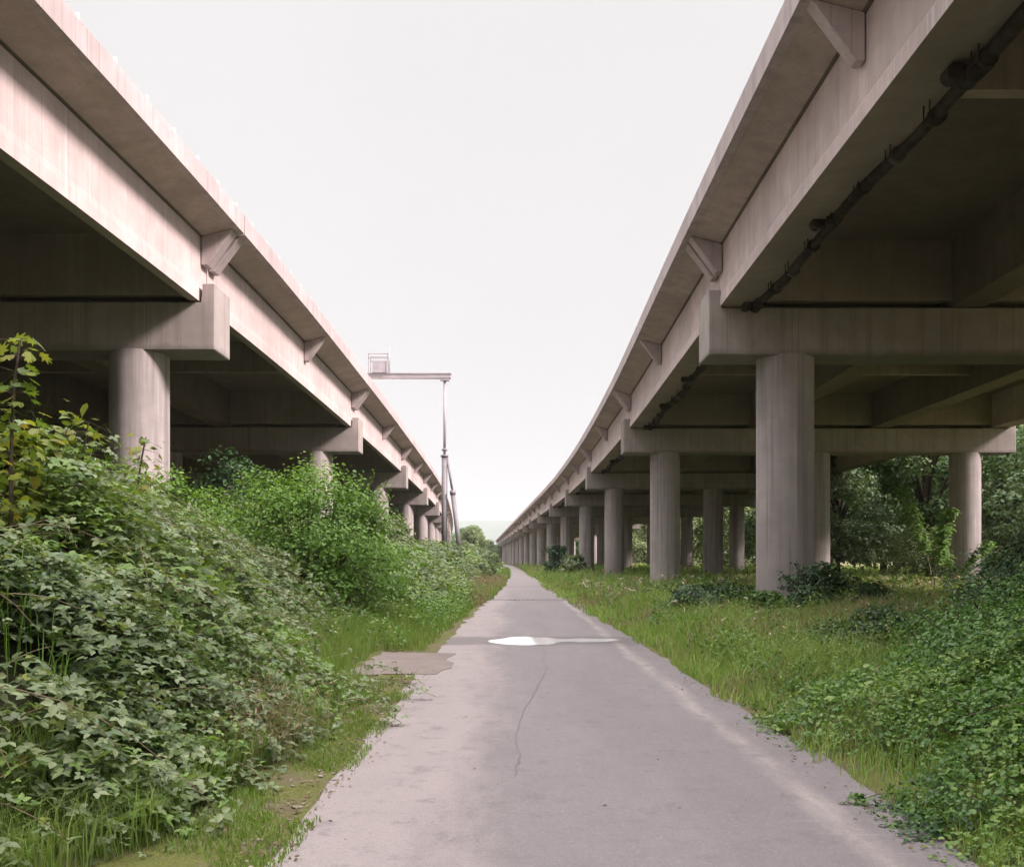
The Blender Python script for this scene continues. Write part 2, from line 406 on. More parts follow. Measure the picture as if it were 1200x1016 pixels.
# ------------------------------------------------------------------ viaducts
CAPB, CAPT, LUG = 6.2, 7.23, 7.67
GB, WT = 7.29, 8.76
def viaduct(fx, inw, piers, y_start, y_end, label, pipe, gw=1.06):
    p0 = piers[2]
    base = (float(fx(p0)) + inw * 8.5, p0, 0)
    root = empty('viaduct', base, label, 'viaduct')
    inv = Matrix.Translation([-c for c in base])
    # piers
    for y in piers:
        bm = bmesh.new()
        x = float(fx(y))
        cf = lambda _y: x
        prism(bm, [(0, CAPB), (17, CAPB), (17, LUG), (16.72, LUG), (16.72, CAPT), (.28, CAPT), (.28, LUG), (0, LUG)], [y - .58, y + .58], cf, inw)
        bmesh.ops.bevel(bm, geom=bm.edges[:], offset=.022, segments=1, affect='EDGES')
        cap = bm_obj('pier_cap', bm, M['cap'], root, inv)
        bm = bmesh.new()
        prism(bm, [(.45, CAPT - .01), (16.55, CAPT - .01), (16.55, GB + .01), (.45, GB + .01)], [y - .42, y + .42], cf, inw)
        bm_obj('bearing_gap_shade_strip', bm, M['pipe'], cap).matrix_parent_inverse = Matrix()  # dark strip along the bearing line, painting in the shaded gap
        for o in (1.88, 8.45, 15.05):
            xx = x + inw * o
            gz = -.35
            bm = bmesh.new()
            ns = 40
            rings = []
            for z in (gz, 2., 4., CAPB + .03):
                r = .65
                rings.append([bm.verts.new((xx + r * math.cos(2*math.pi*k/ns), y + r * math.sin(2*math.pi*k/ns), z)) for k in range(ns)])
            for a, b in zip(rings, rings[1:]):
                for k in range(ns):
                    f = bm.faces.new((a[k], a[(k+1) % ns], b[(k+1) % ns], b[k])); f.smooth = True
            bm_obj('column', bm, M['col'], root, inv)
    # spans
    ends = [y_start] + list(piers) + [y_end]
    for si, (a, b) in enumerate(zip(ends, ends[1:])):
        y0, y1 = a + .035, b - .035
        st = list(np.linspace(y0, y1, 7))
        bm = bmesh.new()
        lp = .27 if pipe else .345
        prism(bm, [(lp, GB), (gw, GB), (gw, WT - .02), (.36, WT - .02), (.36, GB + .36), (lp, GB + .22)], st, fx, inw)
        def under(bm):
            for f in bm.faces: f.material_index = 1 if f.calc_center_median().z < GB + .01 else 0  # bottom faces take the tone with shade painted in
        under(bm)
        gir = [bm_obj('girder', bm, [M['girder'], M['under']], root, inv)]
        bm = bmesh.new()
        prism(bm, [(16.73, GB), (15.94, GB), (15.94, WT - .02), (16.64, WT - .02), (16.64, GB + .36), (16.73, GB + .22)], st, fx, inw)
        under(bm); gir.append(bm_obj('girder', bm, [M['girder'], M['under']], root, inv))
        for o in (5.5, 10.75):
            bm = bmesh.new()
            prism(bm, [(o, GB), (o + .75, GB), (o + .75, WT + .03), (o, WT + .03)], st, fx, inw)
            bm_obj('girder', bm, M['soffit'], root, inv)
        # cross diaphragms near the ends and at mid span
        for yy, t in ((y0 + .30, .28), (y1 - .58, .28), ((y0 + y1) / 2, .25)):
            bm = bmesh.new()
            xx = sorted((float(fx(yy)) + inw * .7, float(fx(yy)) + inw * 16.3))
            box(bm, xx[0], xx[1], yy, yy + t, GB + .12 if t > .26 else GB + .5, WT + .02)
            bm_obj('diaphragm', bm, M['diaphragm'], root, inv)
        bm = bmesh.new()
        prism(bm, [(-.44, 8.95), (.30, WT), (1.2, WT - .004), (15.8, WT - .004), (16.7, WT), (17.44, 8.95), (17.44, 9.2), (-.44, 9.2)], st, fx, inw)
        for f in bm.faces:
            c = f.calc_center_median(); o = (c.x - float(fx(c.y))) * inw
            f.material_index = 1 if .5 < o < 16.5 and c.z < 9 else 0  # slab underside between outer girders takes the shade-darkened tone
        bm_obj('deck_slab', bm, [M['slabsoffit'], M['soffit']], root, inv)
        for s in (0, 1):
            bm = bmesh.new()
            mir = (lambda o: o) if s == 0 else (lambda o: 17 - o)
            prism(bm, [(mir(-.5), 8.935), (mir(-.34), 8.915), (mir(-.34), 9.30), (mir(-.46), 9.38), (mir(-.5), 9.36)], st, fx, inw)
            eb = bm_obj('edge_beam', bm, M['edge'], root, inv)
            # steel railing standing behind the edge beam
            bm = bmesh.new()
            n = max(1, round((b - a) / 1.33))
            for k in range(n):
                yy = a + (k + .5) * (b - a) / n
                xx = float(fx(yy)) + inw * mir(-.10)
                box(bm, xx - .022, xx + .022, yy - .022, yy + .022, 9.18, 9.89)
            for hh in (9.5, 9.72):
                prism(bm, [(mir(-.13), hh - .035), (mir(-.07), hh - .035), (mir(-.07), hh + .035), (mir(-.13), hh + .035)], st, fx, inw)
            bm_obj('railing', bm, M['rail'], root, inv)
            # haunched brackets under the cantilever
            ym = (y0 + y1) / 2
            for yy0, yy1 in () if s == 1 and (a > 130 or b < 0) else ((y0 + .04, y0 + .40), (ym - .12, ym + .12), (y1 - .40, y1 - .04)):
                bm = bmesh.new()
                pr = [(.34, 8.12), (.22, 8.12), (-.36, 8.90), (-.36, 8.926), (.28, 8.755), (.34, 8.745)]
                prism(bm, [(mir(o), h) for o, h in pr], [yy0, yy1], fx, inw)
                bmesh.ops.bevel(bm, geom=[e for e in bm.edges], offset=.01, segments=1, affect='EDGES')
                bm_obj('bracket', bm, M['edge'], gir[s]).matrix_parent_inverse = Matrix()
        if pipe and y1 < 140 and y1 > 0:
            bm = bmesh.new(); o = 1.04; h = 7.20
            yy = list(np.linspace(y0 + .75, y1 - .9, 9))
            tube(bm, [(float(fx(y)) + inw * o, y, h + .07 * math.sin(y * .9)) for y in yy], [.075 + .02 * (q % 2) for q in range(9)], 12)
            yb = y1 - 1.0; xb = float(fx(yb)) + inw * o
            tube(bm, [(xb, yb, h), (xb + inw * .02, yb + .12, h + .12), (xb + inw * .02, yb + .14, h + .75)], .1, 10)
            pp = bm_obj('drain_pipe', bm, M['pipe'], root, inv)
            k = 0; y = y0 + 1.1
            while y < y1 - 1.1:
                bm = bmesh.new(); bm2 = bmesh.new()
                x = float(fx(y)) + inw * o; hz = h + .07 * math.sin(y * .9)
                tube(bm, [(x, y - .05, hz), (x, y + .05, hz)], .115, 12)
                if k % 4 == 1:
                    tube(bm, [(x, y + .04, hz), (x, y + .5, hz)], .125, 12)
                    tube(bm, [(x, y + .32, hz), (x - inw * .26, y + .32, hz - .02)], .085, 10)
                    tube(bm, [(x - inw * .24, y + .22, hz - .02), (x - inw * .24, y + .42, hz - .02)], .10, 10)
                bm_obj('pipe_collar', bm, M['collar'] if k % 4 == 3 else M['pipe'], pp).matrix_parent_inverse = Matrix()
                tube(bm2, [(x - inw * .13, y - .09, hz - .06), (x - inw * .13, y - .09, GB + .005)], .010, 5)
                tube(bm2, [(x - inw * .13, y + .09, hz - .06), (x - inw * .13, y + .09, GB + .005)], .010, 5)
                tube(bm2, [(x - inw * .13, y - .09, hz - .05), (x - inw * .13, y + .09, hz - .05)], .012, 5)
                bm_obj('pipe_hanger', bm2, M['pipe'], pp).matrix_parent_inverse = Matrix()
                y += 1.32; k += 1
    return root

fR = pchip([(-60, 3.0), (-30, 3.5), (10.4, 4.24), (22, 4.42), (43, 4.84), (65, 4.92), (86, 4.66), (108, 4.07), (130, 3.3), (165, 2.08), (200, .85), (300, -2.65), (420, -6.85)])
fL = pchip([(-60, -10.2), (-30, -8.8), (0, -7.35), (13.6, -6.74), (22, -6.55), (42, -6.57), (64, -6.86), (83, -7.2), (104, -7.75), (150, -9.8), (200, -12.5), (300, -19), (420, -27)])
# world-space children: parent inverse of grandchildren is identity because girder/cap meshes are in the same frame
piersR = [-20.5, 3.2, 22.7, 43.1, 65.2, 86, 107.5] + [107.5 + 21.5 * k for k in range(1, 14)]
piersL = [-19.5, 1.0, 22.2, 42.7, 64.3, 84.2, 105] + [105 + 21.2 * k for k in range(1, 14)]
viaduct(fL, -1, piersL, -45, 405, 'concrete viaduct with sunlit pinkish side rising from the brambles left of the road', False, .56)
viaduct(fR, 1, piersR, -46, 408, 'concrete viaduct on tall round columns in the grass right of the road', True)

# ------------------------------------------------------------------ gantry mast
def gantry():
    bx, by = -4.95, 72.
    root = empty('sign_gantry', (bx, by, 0), 'tall grey steel gantry mast with slanted prop reaching over the left viaduct', 'gantry')
    inv = Matrix.Translation((-bx, -by, 0))
    bm = bmesh.new()
    tube(bm, [(bx - .02, by, -.3), (bx, by, 9.2)], .21, 16)
    lm = bm_obj('mast', bm, M['steel_dark'], root, inv)
    bm = bmesh.new(); tube(bm, [(bx, by, 9.2), (bx + .02, by, 14.75)], .105, 14); bm_obj('upper_mast', bm, M['steel'], root, inv)
    bm = bmesh.new()
    for z in (9.15, 9.6): tube(bm, [(bx, by, z - .07), (bx, by, z + .07)], .29 if z < 9.4 else .2, 14)
    bm_obj('flange', bm, M['steel_dark'], root, inv)
    bm = bmesh.new()
    tube(bm, [(bx + .2, by - .05, 9.0), (bx + .62, by - .2, 6.4)], .09, 12); tube(bm, [(bx + .60, by - .19, 6.5), (bx + 1.45, by - .5, -.3)], .17, 12)
    tube(bm, [(bx + .595, by - .185, 6.6), (bx + .64, by - .2, 6.3)], .22, 12)
    bm_obj('prop', bm, M['steel_dark'], root, inv)
    bm = bmesh.new()
    box(bm, -25., bx + .45, by - .3, by + .3, 14.83, 15.12)
    box(bm, -25., bx + .5, by - .36, by + .36, 15.12, 15.18)
    box(bm, bx - .3, bx + .35, by - .25, by + .25, 14.66, 14.83)
    for x in np.arange(-24, bx, 1.6): box(bm, x, x + .06, by - .33, by + .33, 14.80, 14.84)
    bm_obj('boom', bm, M['steel'], root, inv)
    bm = bmesh.new()
    cx = -9.55
    box(bm, cx - .62, cx + .42, by - .5, by + .5, 15.19, 16.0)
    for x in (cx - .9, cx + .5):
        for y in (by - .55, by + .55): box(bm, x - .03, x + .03, y - .03, y + .03, 15.19, 16.55)
    for z in (16.2, 16.52):
        for y in (by - .55, by + .55): box(bm, cx - .93, cx + .53, y - .03, y + .03, z - .03, z + .03)
    bm_obj('equipment_box', bm, M['steel'], root, inv)
    bm = bmesh.new(); tube(bm, [(cx + .5, by + .3, 15.19), (cx + .5, by + .3, 17.2)], .045, 8); bm_obj('aerial', bm, M['steel'], root, inv)
    bm = bmesh.new(); tube(bm, [(-24.8, by, 0), (-24.8, by, 14.78)], .25, 12); bm_obj('far_mast', bm, M['steel_dark'], root, inv)
gantry()

# low pale wall at the end of the road
bm = bmesh.new()
box(bm, -12.5, -3.9, 290, 290.4, -.2, 2.15)
box(bm, -12.6, -3.8, 289.93, 290.47, 2.15, 2.3)
for x in np.arange(-12.3, -3.9, 2.): box(bm, x, x + .3, 289.9, 290., -.2, 2.15)
tag(bm_obj('low_wall', bm, M['whitewall']), 'low whitish wall where the road disappears between the bushes', 'wall')

# ------------------------------------------------------------------ foliage
def unit(v): return v / np.maximum(np.linalg.norm(v, axis=-1, keepdims=True), 1e-6)

HEX = np.array([(0,0,0), (.27,.22,.03), (.25,.60,.05), (0,1,-.10), (-.25,.60,.05), (-.27,.22,.03)])
HEXQ = np.array([(0,1,2,3), (0,3,4,5)])
RHO = np.array([(0,0,0), (.30,.45,.05), (0,1,-.05), (-.30,.45,.05)])
RHOQ = np.array([(0,1,2,3)])
def palmate():
    pts = []
    for k in range(11):
        a = math.radians(-150 + 30 * k)
        r = [.42, .30, .62, .34, .9, .5, 1.0, .5, .9, .34, .62][k] if False else None
    lob = [(-128,.45),(-100,.30),(-72,.72),(-48,.40),(-28,.92),(-12,.52),(0,1.05),(12,.52),(28,.92),(48,.40),(72,.72),(100,.30),(128,.45)]
    v = [(0, 0, 0)] + [(math.sin(math.radians(a)) * r * .6, .25 + math.cos(math.radians(a)) * r * .6, -.10 * r) for a, r in lob]
    q = [(0, i, i + 1, i + 2) for i in range(1, len(lob) - 1, 2)]
    return np.array(v), np.array(q)
PAL, PALQ = palmate()

def leaves(P, Nrm, size, T=HEX, TQ=HEXQ, aspect=1., roll=None):
    """leaf polygons at P facing Nrm, random spin; returns verts, quads"""
    n = len(P)
    Nrm = unit(Nrm)
    a = RNG.normal(size=(n, 3)); t = unit(np.cross(Nrm, a)); b = np.cross(Nrm, t)
    s = np.asarray(size).reshape(-1, 1, 1) * np.ones((n, 1, 1))
    V = P[:, None, :] + s * (T[None, :, 0:1] * aspect * t[:, None, :] + T[None, :, 1:2] * b[:, None, :] + T[None, :, 2:3] * Nrm[:, None, :])
    k = len(T)
    Q = (np.arange(n) * k)[:, None, None] + TQ[None]
    return V.reshape(-1, 3), Q.reshape(-1, 4)

def trifol(P, Nrm, size):
    """bramble leaf: three leaflets spread from one point"""
    n = len(P); Nrm = unit(Nrm)
    a = RNG.normal(size=(n, 3)); t = unit(np.cross(Nrm, a)); b = np.cross(Nrm, t)
    Vs = []
    for ang, sc in ((0, 1.), (1.25, .85), (-1.25, .85)):
        dt = t * math.cos(ang) + b * math.sin(ang); db = -t * math.sin(ang) + b * math.cos(ang)
        nn = unit(Nrm + RNG.normal(size=(n, 3)) * .18)
        s = (np.asarray(size) * sc).reshape(-1, 1, 1)
        V = P[:, None, :] + s * (HEX[None, :, 0:1] * dt[:, None, :] * 1.15 + (HEX[None, :, 1:2] + .12) * db[:, None, :] + HEX[None, :, 2:3] * nn[:, None, :])
        Vs.append(V)
    V = np.stack(Vs, 1).reshape(-1, 3)
    Q = (np.arange(n * 3) * 6)[:, None, None] + HEXQ[None]
    return V, Q.reshape(-1, 4)

def blades(P, h, w, lean=.35, bend=.5):
    n = len(P)
    az = RNG.uniform(0, 2 * math.pi, n); side = np.stack([np.cos(az), np.sin(az), np.zeros(n)], -1)
    la = RNG.uniform(0, 2 * math.pi, n); ld = np.stack([np.cos(la), np.sin(la), np.zeros(n)], -1) * (RNG.uniform(.1, 1., n) * lean)[:, None]
    h = np.asarray(h); w = np.asarray(w) * np.ones(n)
    up = np.array([0, 0, 1.])
    p1 = P + (up * .55 + ld * .35) * h[:, None]
    p2 = P + (up * (1. - .25 * bend) + ld * (1.0 + bend)) * h[:, None]
    s = side * w[:, None] * .5
    V = np.stack([P - s, P + s, p1 + s * .85, p1 - s * .85, p2], 1).reshape(-1, 3)
    i = np.arange(n) * 5
    Q = np.stack([i, i+1, i+2, i+3], -1); T = np.stack([i+3, i+2, i+4], -1)
    return V, Q, T

class Fol:
    def __init__(s): s.V = []; s.Q = []; s.T = []; s.qm = []; s.tm = []; s.n = 0
    def add(s, V, Q, T=None, m=0):
        s.V.append(V); s.Q.append(Q + s.n); s.qm.append(np.full(len(Q), m))
        if T is not None: s.T.append(T + s.n); s.tm.append(np.full(len(T), m))
        s.n += len(V)
    def build(s, name, mats, parent=None):
        return np_obj(name, np.concatenate(s.V), np.concatenate(s.Q), np.concatenate(s.T) if s.T else None, mats,
                      np.concatenate(s.qm), np.concatenate(s.tm) if s.T else None, parent)
    def cane(s, pts, r, m):
        pts = np.asarray(pts, float); k = len(pts)
        d = unit(np.gradient(pts, axis=0)); u = unit(np.cross(d, [.3, .1, 1.])); w = np.cross(d, u)
        r = np.linspace(r, r * .4, k)[:, None]
        V = np.concatenate([pts + u * r, pts + (-.5 * u + .87 * w) * r, pts + (-.5 * u - .87 * w) * r])
        i = np.arange(k - 1); Q = []
        for a, b in ((0, 1), (1, 2), (2, 0)): Q.append(np.stack([a*k+i, b*k+i, b*k+i+1, a*k+i+1], -1))
        s.add(V, np.concatenate(Q), None, m)

# ---- left bramble bank
frontL = pchip([(-6, -2.6), (4, -2.3), (6.5, -2.0), (9, -1.85), (11.5, -2.05), (14, -3.0), (20, -3.4), (24, -2.8), (28, -2.1), (34, -1.75), (45, -1.5), (60, -1.3), (90, -1.2), (130, -1.2)])
def HL(x, y):
    d = frontL(np.clip(y, -6, 130)) - x
    hm = 2.75 - .25 * smooth(14, 19, y) - .35 * smooth(26, 40, y) + .3 * smooth(80, 120, y)
    h = hm * (1 - np.exp(-(np.maximum(d, 0) / 2.0) ** 1.15))
    h = h * (1 - .45 * smooth(8., 11., -x - .0 * y) * (1 - smooth(60, 90, y)))
    h = h * (.58 + .55 * fbm(x * .6, y * .5, 31, 3) + .34 * (vnoise(x * 1.5, y * 1.3, 37) - .35))
    return np.where(d > 0, h, 0)
def slope_n(H, x, y, e=.12):
    return np.stack([-(H(x + e, y) - H(x - e, y)) / (2 * e), -(H(x, y + e) - H(x, y - e)) / (2 * e), np.ones_like(x)], -1)

# earth bank hidden beneath the brambles
xs = np.arange(-14, -1.2, .3); ys = np.concatenate([np.arange(-6, 32, .4), np.arange(32, 131, 1.)])
def bankh(x, y):
    d = frontL(np.clip(y, -6, 130)) - x
    return gh(x, y) - .12 + np.maximum(0, (HL(x, y) - .35) * .82) * smooth(.35, 1., d)
tag(grid_mesh('bank', xs, ys, bankh, [M['bank']]), 'dark earth bank beneath the brambles', 'bank', kind='structure')

def sprays(F, P0, az, L, rise, droop, m, size, mats, fn, spread=.07, horiz=.35, tilt=.25):
    """leafy shoots: m leaves strung along each arching stem, most of them lying flat"""
    n = len(P0)
    t = (np.arange(m)[None] + RNG.uniform(0, 1, (n, m))) / m
    dx, dy = np.cos(az)[:, None], np.sin(az)[:, None]
    side = RNG.choice([-1., 1.], (n, m)) * RNG.uniform(.2, 1., (n, m)) * spread * (1.2 - .7 * t)
    X = P0[:, 0:1] + dx * L[:, None] * t - dy * side
    Y = P0[:, 1:2] + dy * L[:, None] * t + dx * side
    Z = P0[:, 2:3] + rise[:, None] * t - droop[:, None] * t ** 2 + RNG.normal(0, .012, (n, m))
    P = np.stack([X, Y, Z], -1).reshape(-1, 3)
    nr = np.stack([dx * tilt + 0 * t, dy * tilt + 0 * t, 1 + 0 * t], -1).reshape(-1, 3) + RNG.normal(size=(n * m, 3)) * horiz
    sz = (size[:, None] * RNG.uniform(.6, 1.3, (n, m)) * (1.15 - .45 * t)).reshape(-1)
    P[:, 2] = np.maximum(P[:, 2], .025)
    V, Q = fn(P, nr, sz); F.add(V, Q, None, 0)
    F.qm[-1] = np.repeat(mats, m * (len(Q) // (n * m)))

F = Fol()
for (y0, y1, xf, n, s_, m) in ((2.0, 7, 4.5, 4000, .066, 9), (7, 13, 8., 6400, .072, 9), (13, 20, 7.5, 3800, .083, 8), (20, 34, 7., 3200, .105, 8), (34, 60, 6.5, 2600, .14, 8), (60, 130, 6.5, 2300, .23, 8)):
    y = RNG.uniform(y0, y1, n); x = frontL(y) - RNG.uniform(-.05, 1, n) ** 1 * xf
    H = HL(x, y)
    gap = fbm(x * 1.5, y * 1.3, 71, 2)
    k = (H > .10) & (gap + RNG.uniform(-.12, .12, n) > .40)
    x, y, H = x[k], y[k], H[k]; n = len(x)
    sc = s_ / .06
    dep = RNG.exponential(.16, n) * np.minimum(1, H) * sc ** .5
    P0 = np.stack([x, y, gh(x, y) + np.maximum(H - dep - .05, .03)], -1)
    az = np.where(RNG.random(n) < .7, RNG.normal(-.25, .75, n), RNG.uniform(0, 6.28, n))
    L = RNG.uniform(.22, .62, n) * sc; up = RNG.uniform(.05, .34, n) * sc
    pm = fbm(x * .5, y * .45, 77, 3) + RNG.uniform(-.16, .16, n)
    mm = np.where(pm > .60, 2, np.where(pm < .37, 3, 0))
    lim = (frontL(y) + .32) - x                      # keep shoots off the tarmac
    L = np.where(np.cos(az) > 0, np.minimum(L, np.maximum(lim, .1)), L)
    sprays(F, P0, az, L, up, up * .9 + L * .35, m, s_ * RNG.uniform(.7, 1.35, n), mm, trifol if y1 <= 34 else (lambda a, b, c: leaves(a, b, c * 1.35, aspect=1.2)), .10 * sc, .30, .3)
# other climbers, dead stems and grasses growing through the brambles
for (y0, y1, xf, n) in ((2.5, 9, 4., 900), (9, 20, 7., 1300)):
    y = RNG.uniform(y0, y1, n); x = frontL(y) - RNG.uniform(0, 1, n) * xf; H = HL(x, y)
    k = (H > .15) & (fbm(x * .8, y * .7, 141, 2) > .50); x, y, H = x[k], y[k], H[k]; n = len(x)
    P0 = np.stack([x, y, gh(x, y) + H - RNG.uniform(0, .12, n)], -1)
    L = RNG.uniform(.15, .5, n); up = RNG.uniform(.1, .5, n)
    sprays(F, P0, RNG.uniform(0, 6.28, n), L, up, up * .5 + L * .3, 14, RNG.uniform(.030, .055, n), np.where(RNG.random(n) < .55, 4, 2), lambda a, b, c: leaves(a, b, c, HEX, HEXQ, .9), .06, .5, .2)
for i in range(420):
    y = RNG.uniform(3, 19); x = float(frontL(y)) - RNG.uniform(.1, 5); h0 = float(HL(np.array(x), np.array(y))) + float(gh(x, y))
    if h0 < .3: continue
    az = RNG.uniform(0, 6.28); L = RNG.uniform(.25, .8); t = np.linspace(0, 1, 6); up = RNG.uniform(.05, .45)
    F.cane(np.stack([x + np.cos(az) * L * t, y + np.sin(az) * L * t, h0 - .15 + up * t - .25 * L * t ** 2], -1), .0045, 5 if RNG.random() < .6 else 1)
y = RNG.uniform(3, 16, 5200); x = frontL(y) - RNG.uniform(0, 1, 5200) ** 1.6 * 4; H = HL(x, y)
k = (fbm(x * .9, y * .8, 145, 2) > .56) & (H > .1); x, y, H = x[k], y[k], H[k]
V, Q, T = blades(np.stack([x, y, gh(x, y) + H * .6], -1), .25 + H * RNG.uniform(.3, .62, len(x)), .008, .4, .8); F.add(V, Q, T, 4)
# brown and yellow leaves
y = RNG.uniform(2.5, 18, 700); x = frontL(y) - RNG.uniform(0, 5.5, 700); H = HL(x, y); k = H > .1; x, y, H = x[k], y[k], H[k]
V, Q = trifol(np.stack([x, y, gh(x, y) + H + RNG.uniform(-.1, .1, len(x))], -1), RNG.normal(size=(len(x), 3)) * .5 + [.2, 0, 1], RNG.uniform(.04, .07, len(x))); F.add(V, Q, None, 6)
# arching canes with leaves on them
for i in range(300):
    y = RNG.uniform(3, 20); x = float(frontL(y)) - RNG.uniform(.2, 4.5)
    h0 = float(HL(np.array(x), np.array(y))) + float(gh(x, y))
    if h0 < .2: continue
    az = RNG.uniform(-.9, .9) if RNG.random() < .75 else RNG.uniform(0, 6.28)
    L = RNG.uniform(.5, 1.5); t = np.linspace(0, 1, 8)
    rise = RNG.uniform(.1, .45)
    pts = np.stack([x + np.cos(az) * L * t, y + np.sin(az) * L * t, h0 - .2 + rise * 2.2 * t - (rise * 1.6 + .35 * L) * t ** 2], -1)
    if pts[-1, 0] > -.75: continue
    F.cane(pts, .006, 1)
    m = RNG.integers(7, 14); tt = RNG.uniform(.25, 1, m); lp = np.stack([np.interp(tt, t, pts[:, c]) for c in range(3)], -1) + RNG.normal(0, .03, (m, 3))
    V, Q = trifol(lp, RNG.normal(size=(m, 3)) * .5 + [0.2, -.1, 1.], RNG.uniform(.05, .08, m)); F.add(V, Q, None, 0)
# runners creeping on to the tarmac
for (x0, y0, L, az) in ((-1.6, 11.0, .75, .1), (-1.6, 9.4, .55, -.1), (-1.9, 12.4, .7, .3), (-1.7, 10.4, .5, -.2)):
    t = np.linspace(0, 1, 8)
    pts = np.stack([x0 + np.cos(az) * L * t, y0 + np.sin(az) * L * t, .25 - .16 * t + .06 * np.sin(4 * t)], -1); F.cane(pts, .006, 1)
    m = 26; tt = RNG.uniform(0, 1, m); lp = np.stack([np.interp(tt, t, pts[:, c]) for c in range(3)], -1) + RNG.normal(0, .05, (m, 3)) * [1, 1, .5]
    lp[:, 2] = np.maximum(lp[:, 2], .03)
    V, Q = trifol(lp, RNG.normal(size=(m, 3)) * .4 + [0, 0, 1.], RNG.uniform(.04, .07, m)); F.add(V, Q, None, 0)
tag(F.build('bramble_thicket', [M['bramble'], M['cane'], M['weed'], M['dark_bramble'], M['haw'], M['drygrass'], M['maple']]), 'tangled grey green bramble thicket covering the bank left of the road', 'brambles', kind='stuff')

# ---- grass on the left verge
F = Fol()
def scatter(n, x0, x1, y0, y1): return RNG.uniform(x0, x1, n), RNG.uniform(y0, y1, n)
x, y = scatter(20000, -3.9, -1.5, 2.6, 9.2); k = (x < frontL(y) - .02 + .4 * (fbm(x * 2, y * 2, 51) - .5)) & (x > frontL(y) - 1.5 + .12 * y)
x, y = x[k], y[k]; n = len(x)
V, Q, T = blades(np.stack([x, y, gh(x, y) + np.maximum(HL(x, y) - .35, 0) * .75], -1), RNG.uniform(.16, .52, n), .0075, .5, 1.); F.add(V, Q, T, 0)
x, y = scatter(26000, -4.6, -1.0, 9.5, 36); l = (road_c(y) - road_w(y)) - x
k = (l > .12 + .3 * fbm(x * 1.5, y * 1.5, 55)) & (x > frontL(y) - .7) & ~((x > -2.3) & (x < -.9) & (y > 13.2) & (y < 16.8)) & (fbm(x * 1.2, y * 1.2, 57) + RNG.uniform(-.1, .1, len(x)) > .50 - .22 * smooth(16, 19, y))
x, y = x[k], y[k]; n = len(x)
tall = .16 + .30 * smooth(.25, 1.1, l[k])
V, Q, T = blades(np.stack([x, y, gh(x, y)], -1), tall * RNG.uniform(.6, 1.2, n), .008 * np.maximum(1, y / 11), .3, .5); F.add(V, Q, T, 0)
x, y = scatter(26000, -4.2, .3, 36, 130); l = (road_c(y) - road_w(y)) - x
k = (l > -.25 + .7 * fbm(x * .8, y * .4, 56)) & (x > frontL(y) - .6); x, y = x[k], y[k]; n = len(x)
V, Q, T = blades(np.stack([x, y, gh(x, y)], -1), RNG.uniform(.25, .7, n), .0008 * y, .35, .5); F.add(V, Q, T, 0)
# short mossy tufts along the very edge
x, y = scatter(34000, -2.6, -1.17, 3.2, 13.3); k = (fbm(x * 2.2, y * 1.4, 61) + RNG.uniform(-.08, .08, len(x)) > .50); x, y = x[k], y[k]; n = len(x)
V, Q, T = blades(np.stack([x, y, gh(x, y)], -1), RNG.uniform(.02, .07, n), .008, .5, .5); F.add(V, Q, T, 0)
tag(F.build('verge_grass', [M['lushgrass']]), 'lush green grass along the left edge of the road', 'grass', kind='stuff')
# dry seeding grass among the brambles
F = Fol()
for (cx, cy, r, n, h) in ((-2.15, 8.3, .22, 420, .75), (-2.1, 7.4, .18, 200, .6), (-1.2, 45, .9, 900, .9), (-1.3, 52, 1.1, 1200, .9), (-1.0, 36, .6, 500, .6)):
    x = cx + RNG.normal(0, r, n); y = cy + RNG.normal(0, r * (1.3 if cy < 20 else 4), n)
    k = x < road_c(y) - road_w(y) - .1; x, y = x[k], y[k]; m = len(x)
    z = gh(x, y) + np.maximum(HL(x, y) - .3, 0) * .6
    V, Q, T = blades(np.stack([x, y, z], -1), RNG.uniform(.5, 1., m) * h, .004 * max(1, cy / 8), .4, .7); F.add(V, Q, T, 0)
    tips = V.reshape(-1, 5, 3)[:, 4]
    V, Q = leaves(tips - [0, 0, .04], RNG.normal(size=(m, 3)), .07 * max(1, cy / 20), RHO, RHOQ, .35); F.add(V, Q, None, 0)
tag(F.build('dry_grass', [M['drygrass']]), 'pale pinkish seeding grass in front of the brambles left of the road', 'grass', kind='stuff')

